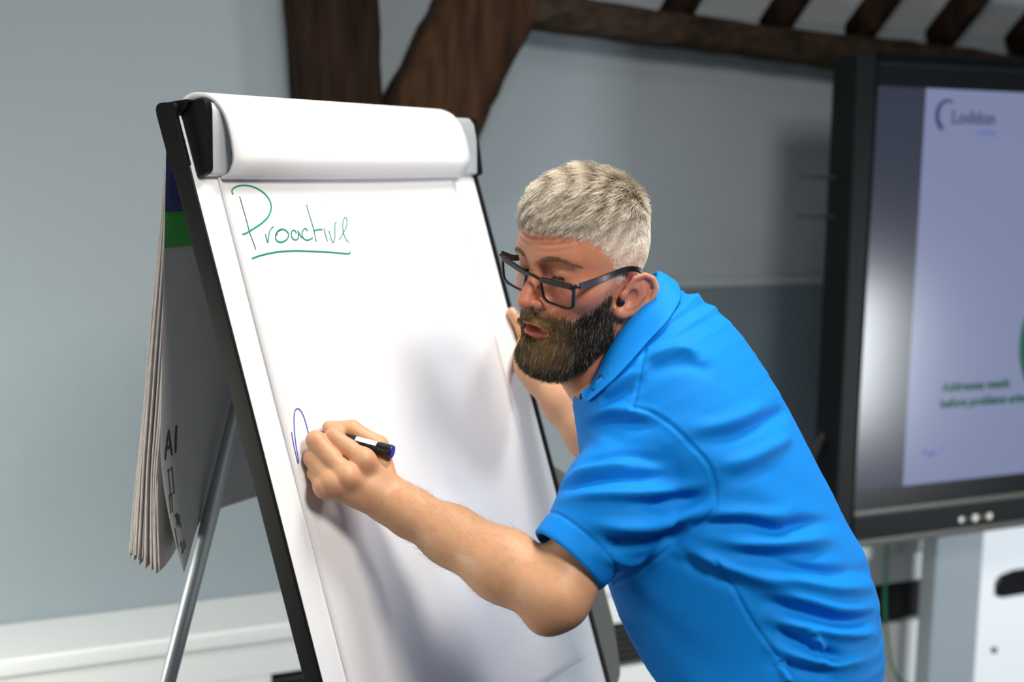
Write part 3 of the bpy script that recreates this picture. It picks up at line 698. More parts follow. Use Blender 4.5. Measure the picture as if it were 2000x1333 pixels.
def torso_sdf(P, shrink=0.0, expo=2.35):
    n = len(TSC); best = np.full(len(P), 1e9, f32); bi = np.zeros(len(P), f32)
    for i in range(n-1):
        a, b = TSC[i], TSC[i+1]; ab = b-a; t = (P-a)@ab/(ab@ab)
        t = np.clip(t, 0, 1); q = P-(a+t[:, None]*ab); q = (q*q).sum(-1)
        m = q < best; best[m] = q[m]; bi[m] = i+t[m]
    bi_c = np.clip(bi, 0, n-1.001); i0 = bi_c.astype(int); t = (bi_c-i0)[:, None]
    C_ = TSC[i0]*(1-t)+TSC[i0+1]*t; a_ = TSA[i0]*(1-t[:, 0])+TSA[i0+1]*t[:, 0]-f32(shrink); b_ = TSB[i0]*(1-t[:, 0])+TSB[i0+1]*t[:, 0]-f32(shrink)
    ax = TSC[i0+1]-TSC[i0]; ax /= np.linalg.norm(ax, axis=1)[:, None]
    L = A3(LFT)-(ax@A3(LFT))[:, None]*ax; L /= np.linalg.norm(L, axis=1)[:, None]; G = np.cross(ax, L)
    v = P-C_; x = (v*L).sum(-1); y = (v*G).sum(-1); z = (v*ax).sum(-1)
    k = (np.abs(x/a_)**expo+np.abs(y/b_)**expo)**(1/expo); d = (k-1)*np.minimum(a_, b_)
    return np.where((bi <= 0) & (z < 0) | (bi >= n-1.002) & (z > 0), smax(d, np.abs(z)-f32(.002), .02), d).astype(f32), bi
def core_sdf(P):
    d = torso_sdf(P, .026)[0]
    d = np.maximum(d, (P-A3(TSC[24]))@A3(TSC[24]-TSC[20])*f32(1/np.linalg.norm(TSC[24]-TSC[20])))
    nk = [hw((0, -.008, -.02)), hw((0, -.022, -.070)), C7, TSC[5]]
    d = smin(d, chain(P, nk, [.057, .056, .040, .046], .03), .025)
    d = smin(d, cap(P, hw((0, .030, -.085)), at(1185, 765, 1.90), .042, .05), .03)
    d = smin(d, cap(P, TSC[7], SL, .06, .042), .04); d = smin(d, cap(P, TSC[7], SR, .06, .045), .04)
    return d
def body_sdf(P):
    d = bounded(core_sdf, TSC.min(0)-.2, TSC.max(0)+.2, .06)(P)
    d = smin(d, HEAD(P), .02)
    a = smin(ARML(P), HANDL(P), .012); d = smin(d, a, .03)
    a = smin(ARMR(P), HANDR(P), .012); return smin(d, a, .03)
allp = np.vstack([hb, hp, rp, TSC[:25], [SL, SR, EL, ER_, OLEC]])
def skinmat():
    m = bpy.data.materials.new('skin'); m.use_nodes = True; nt = m.node_tree; b = nt.nodes['Principled BSDF']
    at_ = nt.nodes.new('ShaderNodeAttribute'); at_.attribute_name = 'tone'
    tc = nt.nodes.new('ShaderNodeTexCoord'); nz = nt.nodes.new('ShaderNodeTexNoise'); nz.inputs['Scale'].default_value = 90; nz.inputs['Detail'].default_value = 5
    nt.links.new(tc.outputs['Object'], nz.inputs['Vector'])
    mx = nt.nodes.new('ShaderNodeMix'); mx.data_type = 'RGBA'; mx.blend_type = 'OVERLAY'; mx.inputs['Factor'].default_value = .16
    nt.links.new(at_.outputs['Color'], mx.inputs['A']); nt.links.new(nz.outputs['Color'], mx.inputs['B'])
    sat = nt.nodes.new('ShaderNodeHueSaturation'); sat.inputs['Saturation'].default_value = 1.0
    nt.links.new(mx.outputs['Result'], sat.inputs['Color']); nt.links.new(sat.outputs['Color'], b.inputs['Base Color'])
    b.inputs['Roughness'].default_value = .46; b.inputs['Specular IOR Level'].default_value = .42
    b.inputs['Subsurface Weight'].default_value = .12; b.inputs['Subsurface Radius'].default_value = (1, .35, .2); b.inputs['Subsurface Scale'].default_value = .006
    n2 = nt.nodes.new('ShaderNodeTexVoronoi'); n2.inputs['Scale'].default_value = 700
    nt.links.new(tc.outputs['Object'], n2.inputs['Vector'])
    bp_ = nt.nodes.new('ShaderNodeBump'); bp_.inputs['Strength'].default_value = .22; bp_.inputs['Distance'].default_value = .0006
    nt.links.new(n2.outputs['Distance'], bp_.inputs['Height']); nt.links.new(bp_.outputs['Normal'], b.inputs['Normal'])
    return m
M['skin'] = skinmat()
BV, BQ = nets(body_sdf, allp.min(0)-.08, allp.max(0)+.08, .0016)
BV = relax(BV, BQ, 1, .35)
# skin tones by region, in the head's own frame
def gs(q, c, r): d = (q-A3(c))/A3(r); return np.exp(-(d*d).sum(1))
def lerp(C, col, w): return C*(1-w[:, None])+np.array(col)[None]*w[:, None]
SKIN = np.array([.64, .345, .19])
C = np.tile(SKIN, (len(BV), 1)); q = toh(BV); qa = q*np.array([1, 1, 1], f32); qa[:, 0] = np.abs(q[:, 0])
inhead = np.exp(-np.maximum(np.linalg.norm((q-A3((0, 0, .02)))/A3((.10, .14, .17)), axis=1)-1, 0)*20)
C = lerp(C, (.55, .215, .120), inhead*.92)
C = lerp(C, (.60, .17, .110), gs(qa, (.045, .07, -.008), (.028, .03, .018))*.55)      # cheeks
C = lerp(C, (.62, .19, .125), gs(q, (0, .118, -.010), (.020, .02, .018))*.6)           # nose
C = lerp(C, (.62, .22, .17), gs(qa, (.085, -.015, .01), (.018, .03, .038))*.55)         # ears
C = lerp(C, (.62, .28, .18), gs(qa, (.032, .085, .031), (.017, .02, .009))*.4)          # lids
C = lerp(C, (.52, .11, .095), np.clip(gs(qa, (.006, .1005, -.0455), (.019, .012, .0042))*1.3+gs(q, (0, .099, -.0622), (.023, .014, .0062))*1.6, 0, 1)*.9)
C = lerp(C, (.05, .012, .010), np.clip(gs(q, (0, .088, -.0520), (.018, .009, .0032))*1.5, 0, .95))
# knuckles and finger joints are redder, hands a little lighter
for k in 'imrp':
    for c in (MCP[k]+dor*.01, PIP[k]): C = lerp(C, (.62, .25, .17), np.exp(-((BV-c)**2).sum(1)/.011**2)*.45)
C = lerp(C, (.56, .25, .165), np.exp(-((BV-OLEC)**2).sum(1)/.035**2)*.6)
person = meshob('person', BV, BQ, M['skin'], None, True, C)
tag(person, 'bearded grey-haired man in glasses and a blue polo shirt writing on the flip chart', 'person')
print('body', len(BV))
# ------------------------------------------------------------------ clothes
M['shirt'] = mat('blue_shirt', (.003, .215, .69), .7, spec=.15, bump=(900, .25, .0008))
M['shirt_seam'] = mat('shirt_seam', (.012, .29, .84), .6, spec=.3)
M['trousers'] = mat('navy_trousers', (.012, .016, .032), .85, bump=(600, .3, .001))
M['shoe'] = mat('brown_leather', (.07, .03, .015), .4); M['sole'] = mat('shoe_sole', (.02, .015, .012), .8)
SLV = [at(1292, 880, 1.795), at(1205, 985, 1.738), at(1112, 1092, 1.712)]; SLR = [.094, .0735, .0515]
CUFF_N = SLV[2]-SLV[1]; CUFF_N /= np.linalg.norm(CUFF_N)
SRV = [at(1335, 800, 2.0), ER_*.62+SR*.38]
nk0, nk1 = hw((0, -.020, -.035)), at(1240, 648, 1.90)
def shirt_sdf(P):
    d = torso_sdf(P, 0)[0]
    a = chain(P, [SLV[0], SLV[1], SLV[2], SLV[2]+CUFF_N*.04], [SLR[0], SLR[1], SLR[2], .0485], .02)
    cutp = (P-A3(SLV[2]))@A3(CUFF_N)-f32(.004)
    a = smax(a, cutp, .003)
    a = np.maximum(a, -np.maximum(chain(P, [SLV[1], SLV[2], SLV[2]+CUFF_N*.06], [SLR[1]-.012, SLR[2]-.0022, .0470]), -(cutp+f32(.05))))
    d = smin(d, a, .009)
    b = cap(P, SRV[0], SRV[1], .088, .062); nb = A3(SRV[1]-SRV[0]); nb /= np.linalg.norm(nb); cb = (P-A3(SRV[1]))@nb
    b = smax(b, cb, .004); b = np.maximum(b, -np.maximum(cap(P, SRV[0], SRV[1]+nb*.1, .08, .056), -(cb+.05)))
    d = smin(d, b, .025)
    d = smax(d, -smin(chain(P, [nk0, nk1], [.062, .063]), smin(cap(P, at(1185, 700, 1.86), at(1158, 748, 1.86), .042, .034), cap(P, at(1188, 692, 1.79), at(1146, 744, 1.79), .024, .022), .01), .02), .006)
    h = (P-A3(TSC[32]))@A3((TSC[33]-TSC[31])/np.linalg.norm(TSC[33]-TSC[31]))
    d = smax(d, h, .004)
    return np.maximum(d, -np.maximum(torso_sdf(P, .006)[0], -(h+f32(.06)))) if False else d
slo = np.minimum(TSC.min(0), np.min(SLV+SRV, axis=0))-.22; shi = np.maximum(TSC.max(0), np.max(SLV+SRV, axis=0))+.22
SV, SQ = nets(shirt_sdf, slo, shi, .0021)
SV, SQ = largest(SV, SQ); SV = relax(SV, SQ, 1, .5); SN = vnormals(SV, SQ)
def cpx(*p): return [(1000+x/1.725, 560+y/1.725) for x, y in p]
# (kind, points read off the photo, height m, half width m); positive = ridge
FOLDS = [
 (cpx((445, 262), (500, 228), (570, 212), (640, 240)), .006, .011), (cpx((430, 300), (500, 270), (600, 262), (690, 300)), -.004, .014),
 (cpx((440, 275), (380, 310), (300, 370)), .004, .010), (cpx((425, 330), (350, 370), (290, 400)), -.004, .010),
 (cpx((600, 525), (700, 512), (790, 485), (880, 440), (930, 415)), -.007, .013), (cpx((560, 480), (680, 470), (780, 440), (860, 395)), .004, .014),
 (cpx((680, 600), (780, 585), (870, 545), (940, 500)), .006, .014), (cpx((700, 650), (790, 640), (880, 600)), -.003, .012),
 (cpx((560, 815), (690, 800), (800, 800), (900, 825), (970, 800), (1085, 795)), -.008, .011), (cpx((640, 775), (760, 765), (880, 775), (960, 760)), .005, .013),
 (cpx((660, 850), (800, 868), (950, 862), (1090, 850)), .006, .012), (cpx((720, 890), (850, 905), (960, 905), (1080, 900)), -.005, .011),
 (cpx((800, 905), (950, 945), (1080, 965), (1200, 960)), -.007, .011), (cpx((850, 960), (1000, 1000), (1120, 1020), (1220, 1010)), .006, .012),
 (cpx((555, 880), (700, 938), (850, 985), (980, 1010)), .008, .014), (cpx((560, 905), (690, 965), (800, 1010)), -.006, .014),
 (cpx((820, 1055), (980, 1095), (1100, 1130), (1215, 1125)), -.009, .012), (cpx((840, 1020), (1000, 1060), (1120, 1090), (1225, 1080)), .006, .011),
 (cpx((850, 1120), (1000, 1150), (1110, 1170), (1225, 1165)), .007, .011),
 (cpx((870, 1150), (1000, 1205), (1060, 1240), (1130, 1265)), -.009, .010), (cpx((1005, 1180), (1035, 1210), (1050, 1245)), .009, .008),
 (cpx((860, 1205), (960, 1245), (1080, 1275), (1200, 1250)), .006, .010), (cpx((870, 1260), (980, 1290), (1100, 1310)), -.006, .011), (cpx((905, 1270), (925, 1310), (930, 1340)), .008, .008),
 # sleeve
 (cpx((240, 475), (320, 450), (410, 462), (500, 470)), -.006, .010), (cpx((260, 440), (330, 415), (410, 420), (480, 440)), .004, .010),
 (cpx((215, 560), (300, 520), (400, 510), (520, 530)), .004, .012), (cpx((205, 610), (290, 580), (400, 570), (540, 600)), -.004, .010),
 (cpx((150, 700), (220, 660), (320, 645), (430, 640), (560, 640)), -.0075, .010), (cpx((190, 640), (300, 612), (420, 605)), .005, .010),
 (cpx((170, 720), (300, 700), (420, 700), (520, 690), (640, 670)), .006, .010), (cpx((360, 730), (500, 735), (600, 720), (675, 695)), -.009, .012),
 (cpx((250, 800), (400, 810), (540, 790), (670, 745)), .008, .013), (cpx((290, 855), (400, 868), (520, 850), (610, 810)), -.009, .013),
 (cpx((300, 900), (400, 930), (470, 910)), .005, .012),
]
SEAMS = [cpx((449, 216), (443, 240), (432, 290), (418, 350), (408, 408)), cpx((345, 1000), (400, 975), (480, 920), (600, 830), (668, 768), (687, 730), (680, 650), (655, 590), (600, 530), (540, 470), (470, 425), (408, 408)),
         cpx((690, 925), (740, 1005), (785, 1090), (825, 1155), (870, 1215), (910, 1260))]
FOLD3 = []
for pts, amp, w in FOLDS:
    q = smoothpts(pxpath(pts, shirt_sdf), 2*len(pts)+1); FOLD3.append((q, amp, w))
sv = SV.astype(f32); disp = np.zeros(len(SV))
for q, amp, w in FOLD3:
    d = segdist(sv, q); L_ = np.linalg.norm(np.diff(q, axis=0), axis=1).sum()
    e = np.minimum(np.linalg.norm(SV-q[0], axis=1), np.linalg.norm(SV-q[-1], axis=1))
    tp = np.clip(e/(.28*L_), 0, 1); tp = tp*tp*(3-2*tp)*.85+.15
    disp += 1.45*amp*np.exp(-(d/(.74*w))**2)*tp
for pts in SEAMS:
    q = pxpath([tuple(p) for p in smoothpts(pts, 3*len(pts))], shirt_sdf); d = segdist(sv, q)
    disp += -.0026*np.exp(-(d/.0026)**2)+.0004*np.exp(-((d-.006)/.003)**2)
# the sleeve stands a little proud of the body at the armhole
aq = pxpath([tuple(p) for p in smoothpts(SEAMS[1], 24)], shirt_sdf)
# hem stitching round the cuff
cd = (SV-SLV[2])@CUFF_N; nearc = np.linalg.norm(SV-SLV[2], axis=1) < .10
disp += np.where(nearc, -.0022*np.exp(-((cd+.027)/.0022)**2), 0)
# soft, irregular drape everywhere
fq = SV@np.array([[.8, .3, .2], [-.3, .9, .1], [.1, -.2, 1.]])
disp += .0012*np.sin(fq[:, 2]*61+4*np.sin(fq[:, 0]*17+2*np.sin(fq[:, 2]*9)))*np.sin(fq[:, 0]*13+1.3+3*np.sin(fq[:, 1]*11))
inner = nearc & (cd > -.0)
SV = SV+SN*(disp*np.where(inner, 0, 1))[:, None]
SV = relax(SV, SQ, 1, .4)
shirt = meshob('polo_shirt', SV, SQ, M['shirt'], person); print('shirt', len(SV))
# collar: stand and turned-down leaf, lofted round the neck
CT = [at(1160, 735, 1.860), at(1182, 692, 1.824), at(1214, 643, 1.812), at(1252, 592, 1.814), at(1282, 541, 1.850), at(1272, 538, 1.925), at(1222, 592, 1.975), at(1172, 668, 1.955), at(1150, 718, 1.915)]
CB = [at(1147, 784, 1.753), at(1202, 738, 1.728), at(1266, 668, 1.742), at(1307, 624, 1.764), at(1328, 580, 1.835), at(1300, 552, 1.955), at(1225, 612, 2.02), at(1140, 690, 1.985), at(1121, 728, 1.925)]
CTs, CBs = smoothpts(CT, 60), smoothpts(CB, 60)
ctr = np.mean(CT, axis=0)
rows = []
for i in range(60):
    t, b = CTs[i], CBs[i]; ax = np.array([.55, 0, -.8]); out = (t-ctr); out /= np.linalg.norm(out)
    ins = t-out*.005-(t-b)*-.0
    dn_ = np.array([.45, 0, -.89]); rows.append([t+dn_*.035-out*.004, t+dn_*.018-out*.004, t+dn_*.004-out*.003, t+out*.0005, t+(b-t)*.07+out*.003, t+(b-t)*.30+out*.0045, t+(b-t)*.65+out*.0045, b+out*.0045])
col = MB().grid(rows).build('collar', M['shirt'], shirt, smooth=True, solid=.0034)
md = col.modifiers.new('sub', 'SUBSURF'); md.levels = md.render_levels = 1
# far leaf tip and placket at the throat
tipm = MB().grid([[at(1152, 715, 1.905), at(1150, 735, 1.89), at(1147, 752, 1.878)], [at(1133, 716, 1.91), at(1134, 740, 1.895), at(1138, 760, 1.88)], [at(1120, 722, 1.915), at(1118, 744, 1.90), at(1132, 758, 1.885)]])
tp_ = tipm.build('collar_tip', M['shirt'], shirt, smooth=True, solid=.003); tp_.modifiers.new('sub', 'SUBSURF').render_levels = 2
# trousers and shoes
FACE = np.array([-math.cos(PHI), math.sin(PHI), 0.])
hipc = TSC[30].astype(float); hips = {}
LEG = {}
for s_ in (1, -1):
    hj = hipc+LFT*.095*s_-np.array([0, 0, .02]); ft = np.array([hipc[0], hipc[1], 0])+LFT*.13*s_+FACE*(.10 if s_ < 0 else -.04); ft[2] = .09
    kn = (hj+ft)/2+FACE*.035; LEG[s_] = (hj, kn, ft)
def trou(P):
    d = torso_sdf(P, .008)[0]
    top = (P-A3(TSC[25]))@A3((TSC[27]-TSC[23])/np.linalg.norm(TSC[27]-TSC[23]))
    d = smax(d, -top, .004)
    for s_ in (1, -1):
        hj, kn, ft = LEG[s_]; e = chain(P, [hj, kn, ft], [.098, .074, .060], .03); e = smax(e, f32(.05)-P[:, 2], .006); d = smin(d, e, .03)
    return d
tl = np.array([p for s_ in LEG for p in LEG[s_]]+[hipc])
TV_, TQ = nets(trou, tl.min(0)-.2, tl.max(0)+.2, .007)
meshob('trousers', relax(TV_, TQ, 2), TQ, M['trousers'], person)
for s_ in (1, -1):
    ft = LEG[s_][2].copy(); ft[2] = 0; R_ = np.stack([FACE, np.cross([0, 0, 1.], FACE), [0, 0, 1.]], 1)
    def shoe(P):
        q = ((P-ft)@R_).astype(f32)
        d = smin(ell(q, (.075, 0, .045), (.125, .046, .042)), cap(q, (-.03, 0, .05), (0, 0, .10), .046, .05), .03)
        return smax(d, f32(.012)-q[:, 2], .004)
    v, f_ = nets(shoe, ft-.22, ft+.22, .006); so = meshob('shoe', relax(v, f_, 1), f_, M['shoe'], person)
    def sole(P):
        q = ((P-ft)@R_).astype(f32); d = ell(q, (.068, 0, .006), (.140, .053, .05)); return np.maximum(np.maximum(d, q[:, 2]-f32(.014)), f32(.0008)-q[:, 2])
    v, f_ = nets(sole, ft-.22, ft+.22, .005); meshob('sole', v, f_, M['sole'], so)
# ------------------------------------------------------------------ eyes, hair, beard, glasses, ear plug, marker
def attrmat(name, rough, spec=.4, trans=0):
    m = bpy.data.materials.new(name); m.use_nodes = True; nt = m.node_tree; b = nt.nodes['Principled BSDF']
    a = nt.nodes.new('ShaderNodeAttribute'); a.attribute_name = 'tone'; nt.links.new(a.outputs['Color'], b.inputs['Base Color'])
    b.inputs['Roughness'].default_value = rough; b.inputs['Specular IOR Level'].default_value = spec; return m
M['eye'] = attrmat('eye', .08, .5); M['hair'] = attrmat('hair', .42, .35)
def uvsphere(c, r, n=24):
    V = []; F = []
    for i in range(n+1):
        for j in range(2*n):
            t, p = math.pi*i/n, math.pi*j/n; V.append(np.array([math.sin(t)*math.cos(p), math.sin(t)*math.sin(p), math.cos(t)]))
    for i in range(n):
        for j in range(2*n): F.append((i*2*n+j, (i+1)*2*n+j, (i+1)*2*n+(j+1) % (2*n), i*2*n+(j+1) % (2*n)))
    return np.array(V)*r+c, np.array(F), np.array(V)
gaze = np.array([-.30, .78, -.52]); gaze /= np.linalg.norm(gaze)
for s_ in (-1, 1):
    c = EYE*[s_, 1, 1]; V, F, n_ = uvsphere(c, ER); a = np.degrees(np.arccos(np.clip(n_@gaze, -1, 1)))
    C_ = np.tile([.62, .56, .53], (len(V), 1)).astype(float); C_[a < 29] = (.10, .13, .13); C_[a < 13] = (.004, .004, .004)
    meshob('eye', hw0(V) if False else (V@HR.T+HT), F, M['eye'], person, True, C_)
def strands(name, parent, P, rad, tone, label=None):
    """P (n, k, 3) strand points, rad (n, k), tone (n, 3)"""
    n, k = P.shape[:2]; hc = bpy.data.hair_curves.new(name); hc.add_curves([k]*n)
    hc.attributes['position'].data.foreach_set('vector', P.astype(f32).ravel())
    ra = hc.attributes.get('radius') or hc.attributes.new('radius', 'FLOAT', 'POINT'); ra.data.foreach_set('value', rad.astype(f32).ravel())
    t = hc.attributes.new('tone', 'FLOAT_COLOR', 'CURVE'); t.data.foreach_set('color', np.c_[tone, np.ones(n)].astype(f32).ravel())
    hc.materials.append(M['hair']); o = bpy.data.objects.new(name, hc); link(o, parent); return o
def surf_samples(n, mask):
    """random points on the head part of the body mesh where mask(head coords) > random"""
    q = toh(BV); fm = (np.abs(q[BQ[:, 0]])[:, 0] < .10) & (q[BQ[:, 0]][:, 2] > -.16) & (q[BQ[:, 0]][:, 1] > -.13) & (q[BQ[:, 0]][:, 1] < .15) & (q[BQ[:, 0]][:, 2] < .16)
    Qh = BQ[fm]; ar = np.linalg.norm(np.cross(q[Qh[:, 2]]-q[Qh[:, 0]], q[Qh[:, 3]]-q[Qh[:, 1]]), axis=1)
    pr_ = ar*np.clip(mask(q[Qh].mean(1)), 0, 1); ii = RNG.choice(len(Qh), n, p=pr_/pr_.sum()); w = RNG.dirichlet([1]*4, n)
    BNrm = vnormals(q.astype(float), BQ) if not hasattr(surf_samples, 'N') else surf_samples.N
    surf_samples.N = BNrm
    p = (q[Qh[ii]]*w[..., None]).sum(1); nn = (BNrm[Qh[ii]]*w[..., None]).sum(1); nn /= np.linalg.norm(nn, axis=1)[:, None]
    return p.astype(float), nn
AZ = np.radians([0, 20, 32, 42, 52, 62, 70, 78, 86, 96, 106, 116, 126, 145, 180])
HZ = np.array([.090, .088, .083, .077, .066, .046, .016, .004, .012, .026, .022, .002, -.020, -.036, -.042])
def hairline(p): az = np.arctan2(np.abs(p[:, 0]), p[:, 1]+.012); return np.interp(az, AZ, HZ)
def earmask(p): return ~((np.abs(p[:, 0]) > .0765) & (p[:, 2] < .030) & (p[:, 1] < .012) & (p[:, 1] > -.05))
def hairmask(p): return (1/(1+np.exp(-(p[:, 2]-hairline(p))/.0022)))*earmask(p)*(p[:, 2] > -.05)
def lenmap(p):
    z = p[:, 2]; L_ = np.interp(z, [-.04, .01, .04, .062, .082, .100, .125], [.0022, .003, .0045, .0080, .016, .034, .050])
    fr_ = np.clip((p[:, 1]-.02)/.06, 0, 1); return L_*(1-.15*fr_)
def grow(p, nrm, flow, L_, lift0, lift1, k, jit, droop=0.0, curl=0.0):
    n = len(p); fl = flow+RNG.normal(0, jit, (n, 3)); fl -= (fl*nrm).sum(1)[:, None]*nrm; fl /= np.linalg.norm(fl, axis=1)[:, None]+1e-9
    out = [p-nrm*.0008]; cur = p.copy(); ph = RNG.uniform(0, 6.28, n); side = np.cross(nrm, fl)
    for i in range(1, k):
        t = i/(k-1); d = fl*(1-.0)+nrm*(lift0*(1-t)+lift1*t)[:, None]+np.array([0, 0, -droop*t])
        d += side*(curl*np.sin(ph+t*5))[:, None]
        d /= np.linalg.norm(d, axis=1)[:, None]; cur = cur+d*(L_/(k-1))[:, None]; out.append(cur.copy())
    return np.stack(out, 1)
# head hair, short and grey, combed forward from the crown
n = 42000
p, nn = surf_samples(n, hairmask)
wh = np.array([.01, -.075, .105]); fl = p-wh; fl /= np.linalg.norm(fl, axis=1)[:, None]+.001
topw = np.clip((p[:, 2]-.07)/.04, 0, 1)[:, None]
fl = fl+topw*np.array([-.12, 1.3, .0])+(1-topw)*np.array([0, .75, -.55])
L_ = lenmap(p)*RNG.uniform(.65, 1.1, n)
frw = np.clip((p[:, 1]-.055)/.03, 0, 1)*topw[:, 0]
lift = .22+.72*topw[:, 0]-.15*frw
clump = .6*np.sin(p[:, 0]*210+6*np.sin(p[:, 1]*38)+p[:, 2]*180)+.4*np.sin(p[:, 0]*470+p[:, 1]*90+p[:, 2]*330)
P = grow(p, nn, fl+clump[:, None]*np.array([.22, 0, 0])*topw, L_, lift+.12*clump, .02+.03*topw[:, 0], 6, .16)
g = np.clip(.5+.48*clump+RNG.normal(0, .2, n), 0, 1)
tone = np.array([.38, .31, .21])*(1-g[:, None])+np.array([.95, .87, .73])*g[:, None]
dk = (RNG.random(n) < (.06+.30*topw[:, 0]*(clump < 0)))[:, None]; tone = np.where(dk, np.array([.15, .115, .08])*RNG.uniform(.7, 1.4, (n, 1)), tone)
sd = (1-topw[:, 0])[:, None]; tone = tone*(1-.35*sd)+np.array([.74, .71, .68])*.35*sd
rad = (.00021*np.linspace(1, .35, 6))[None]*RNG.uniform(.8, 1.25, (n, 1))
hair = strands('hair', person, P@HR.T+HT, rad, tone); hair['label'] = 'short silver grey hair combed forward'
# beard and moustache
def beardmask(p):
    x, y, z = np.abs(p[:, 0]), p[:, 1], p[:, 2]
    line = np.interp(y, [.0, .015, .03, .05, .068, .085, .10, .12], [.002, -.006, -.017, -.030, -.042, -.038, -.031, -.031])
    m = 1/(1+np.exp((z-line)/.0028))*~((y < .032) & (x > .0715))
    lips = (((x/.0250)**2+((z+.0545)/.0138)**2) < 1) & (y > .07)
    m = m*(~lips)*(z > np.interp(y, [0, .03, .055, .08], [-.078, -.092, -.112, -.130]))*(y > -.022-.4*(z+.05)*0)
    back = 1/(1+np.exp(-(y-np.interp(z, [-.13, -.09, -.05, 0], [.012, .012, .017, .024]))/.003))
    return m*back
n = 30000
p, nn = surf_samples(n, beardmask)
y, z, x = p[:, 1], p[:, 2], p[:, 0]
mous = np.clip((y-.078)/.012, 0, 1)*np.clip((z+.052)/.006, 0, 1)
chin = np.clip((y-.045)/.03, 0, 1)*np.clip((-.060-z)/.02, 0, 1)
Lb = (np.interp(z, [-.13, -.10, -.07, -.045, -.02, .005], [.012, .015, .018, .016, .011, .005])+.016*np.clip((y-.030)/.04, 0, 1)*np.clip((-.045-z)/.03, 0, 1)-.008*np.clip((.045-y)/.03, 0, 1)*np.clip((-.06-z)/.02, 0, 1))*RNG.uniform(.6, 1.08, n)
Lb = Lb*(1-mous)+mous*RNG.uniform(.007, .0105, n)
fl = np.stack([np.sign(x)*.05+x*1, .35+.5*chin, -1+0*x], 1)
fl = fl*(1-mous[:, None])+mous[:, None]*np.stack([x*34, .25+0*x, -1.0+0*x], 1)
lift = .75*(1-mous)+.45*mous
cl = np.sin(x*330+z*70)*np.sin(z*150+y*260)
P = grow(p, nn, fl+cl[:, None]*np.array([.35, .1, 0]), Lb, lift, .10+.25*RNG.random(n), 7, .16, droop=.40, curl=.26)
gold = np.clip(np.exp(-((x/.034)**2+((z+.055)/.030)**2))*np.clip((y-.055)/.02, 0, 1)*1.7, 0, 1)*RNG.uniform(.35, 1, n)
gold = np.maximum(gold, mous*RNG.uniform(.5, 1, n))
tone = np.array([.020, .015, .010])*RNG.uniform(.5, 2.2, (n, 1))
tone = tone*(1-gold[:, None])+np.array([.40, .25, .095])*RNG.uniform(.5, 1.3, (n, 1))*gold[:, None]
wt = RNG.random(n) < np.where(chin > .5, .14, .07)+.30*np.clip((.018-y)/.02, 0, 1); tone[wt] = np.array([.50, .45, .36])*RNG.uniform(.5, 1.2, (wt.sum(), 1))
rad = (.00021*np.linspace(1, .3, 7))[None]*RNG.uniform(.8, 1.3, (n, 1))
beard = strands('beard', person, P@HR.T+HT, rad, tone); beard['label'] = 'full dark brown beard with golden and grey hairs'
# eyebrows and lashes
def browmask(p):
    x, y, z = np.abs(p[:, 0]), p[:, 1], p[:, 2]; zc = np.interp(x, [.012, .022, .034, .046, .056], [.0435, .0470, .0490, .0460, .0400]); w = np.interp(x, [.010, .016, .036, .056], [.0015, .0040, .0030, .0010])
    return (np.abs(z-zc) < w)*(x > .011)*(x < .056)*(y > .04)
n = 760; p, nn = surf_samples(n, browmask); x = p[:, 0]
P = grow(p, nn, np.stack([np.sign(x)*1.0, 0*x, .55-abs(x)*22], 1), RNG.uniform(.005, .009, n), .35+0*x, .0+0*x, 4, .25)
strands('eyebrow', person, P@HR.T+HT, (.00012*np.linspace(1, .3, 4))[None]*np.ones((n, 1)), np.array([.20, .115, .062])*RNG.uniform(.5, 1.8, (n, 1)))
n = 220; sx = np.where(np.arange(n) % 2, 1, -1); tx = RNG.uniform(-.0095, .0095, n); zz = EYE[2]-.0018-tx**2*26
yy = EYE[1]+np.sqrt(np.maximum((ER+.0024)**2-tx**2-(zz-EYE[2])**2, 1e-6)); p = np.stack([sx*(EYE[0]+tx), yy, zz], 1)
P = np.stack([p+t*np.stack([sx*tx*.25, .0055+0*tx, -.0045*(1-.6*t)+0*tx], 1) for t in (0, .5, 1)], 1)
strands('eyelash', person, P@HR.T+HT, (.00016*np.linspace(1, .3, 3))[None]*np.ones((n, 1)), np.tile([.012, .008, .006], (n, 1)))
# fine hairs on the writing forearm
vi = np.where((np.linalg.norm(BV-(EL*.6+WL*.4), axis=1) < .15) & (segdist(BV.astype(f32), [A3(EL), A3(WL)]) < .062))[0]
if len(vi):
    nrm = surf_samples.N@HR.T; n = 900; vi = RNG.choice(vi, n); ad = (WL-EL)/np.linalg.norm(WL-EL)
    q0 = BV[vi]; nv = nrm[vi]; dv = ad+RNG.normal(0, .25, (n, 3)); dv -= (dv*nv).sum(1)[:, None]*nv; dv = dv/np.linalg.norm(dv, axis=1)[:, None]
    ll = RNG.uniform(.006, .013, n)[:, None]
    P = np.stack([q0-nv*.0005, q0+(dv*.8+nv*.45)*ll*.5, q0+(dv+nv*.42)*ll], 1)
    ah = strands('arm_hair', person, P, (.000075*np.linspace(1, .4, 3))[None]*np.ones((n, 1)), np.array([.20, .11, .05])*RNG.uniform(.6, 1.5, (n, 1)))
# thumbnail of the hand on the board's edge
nd = (-BH*.45+BN*.9); nd /= np.linalg.norm(nd); td = TH_R[3]-TH_R[2]; td /= np.linalg.norm(td); nd -= (nd@td)*td; nd /= np.linalg.norm(nd); sd_ = np.cross(td, nd)
V, F, n_ = uvsphere(np.zeros(3), 1.0, 10); V = V*np.array([.0050, .0078, .0016]); V = TH_R[3]+td*.001+nd*.0076+V[:, :1]*sd_+V[:, 1:2]*td+(V[:, 2:3]-(V[:, :1]**2)*70)*nd
meshob('thumb_nail', V, F, mat('nail', (.68, .50, .43), .3), person)
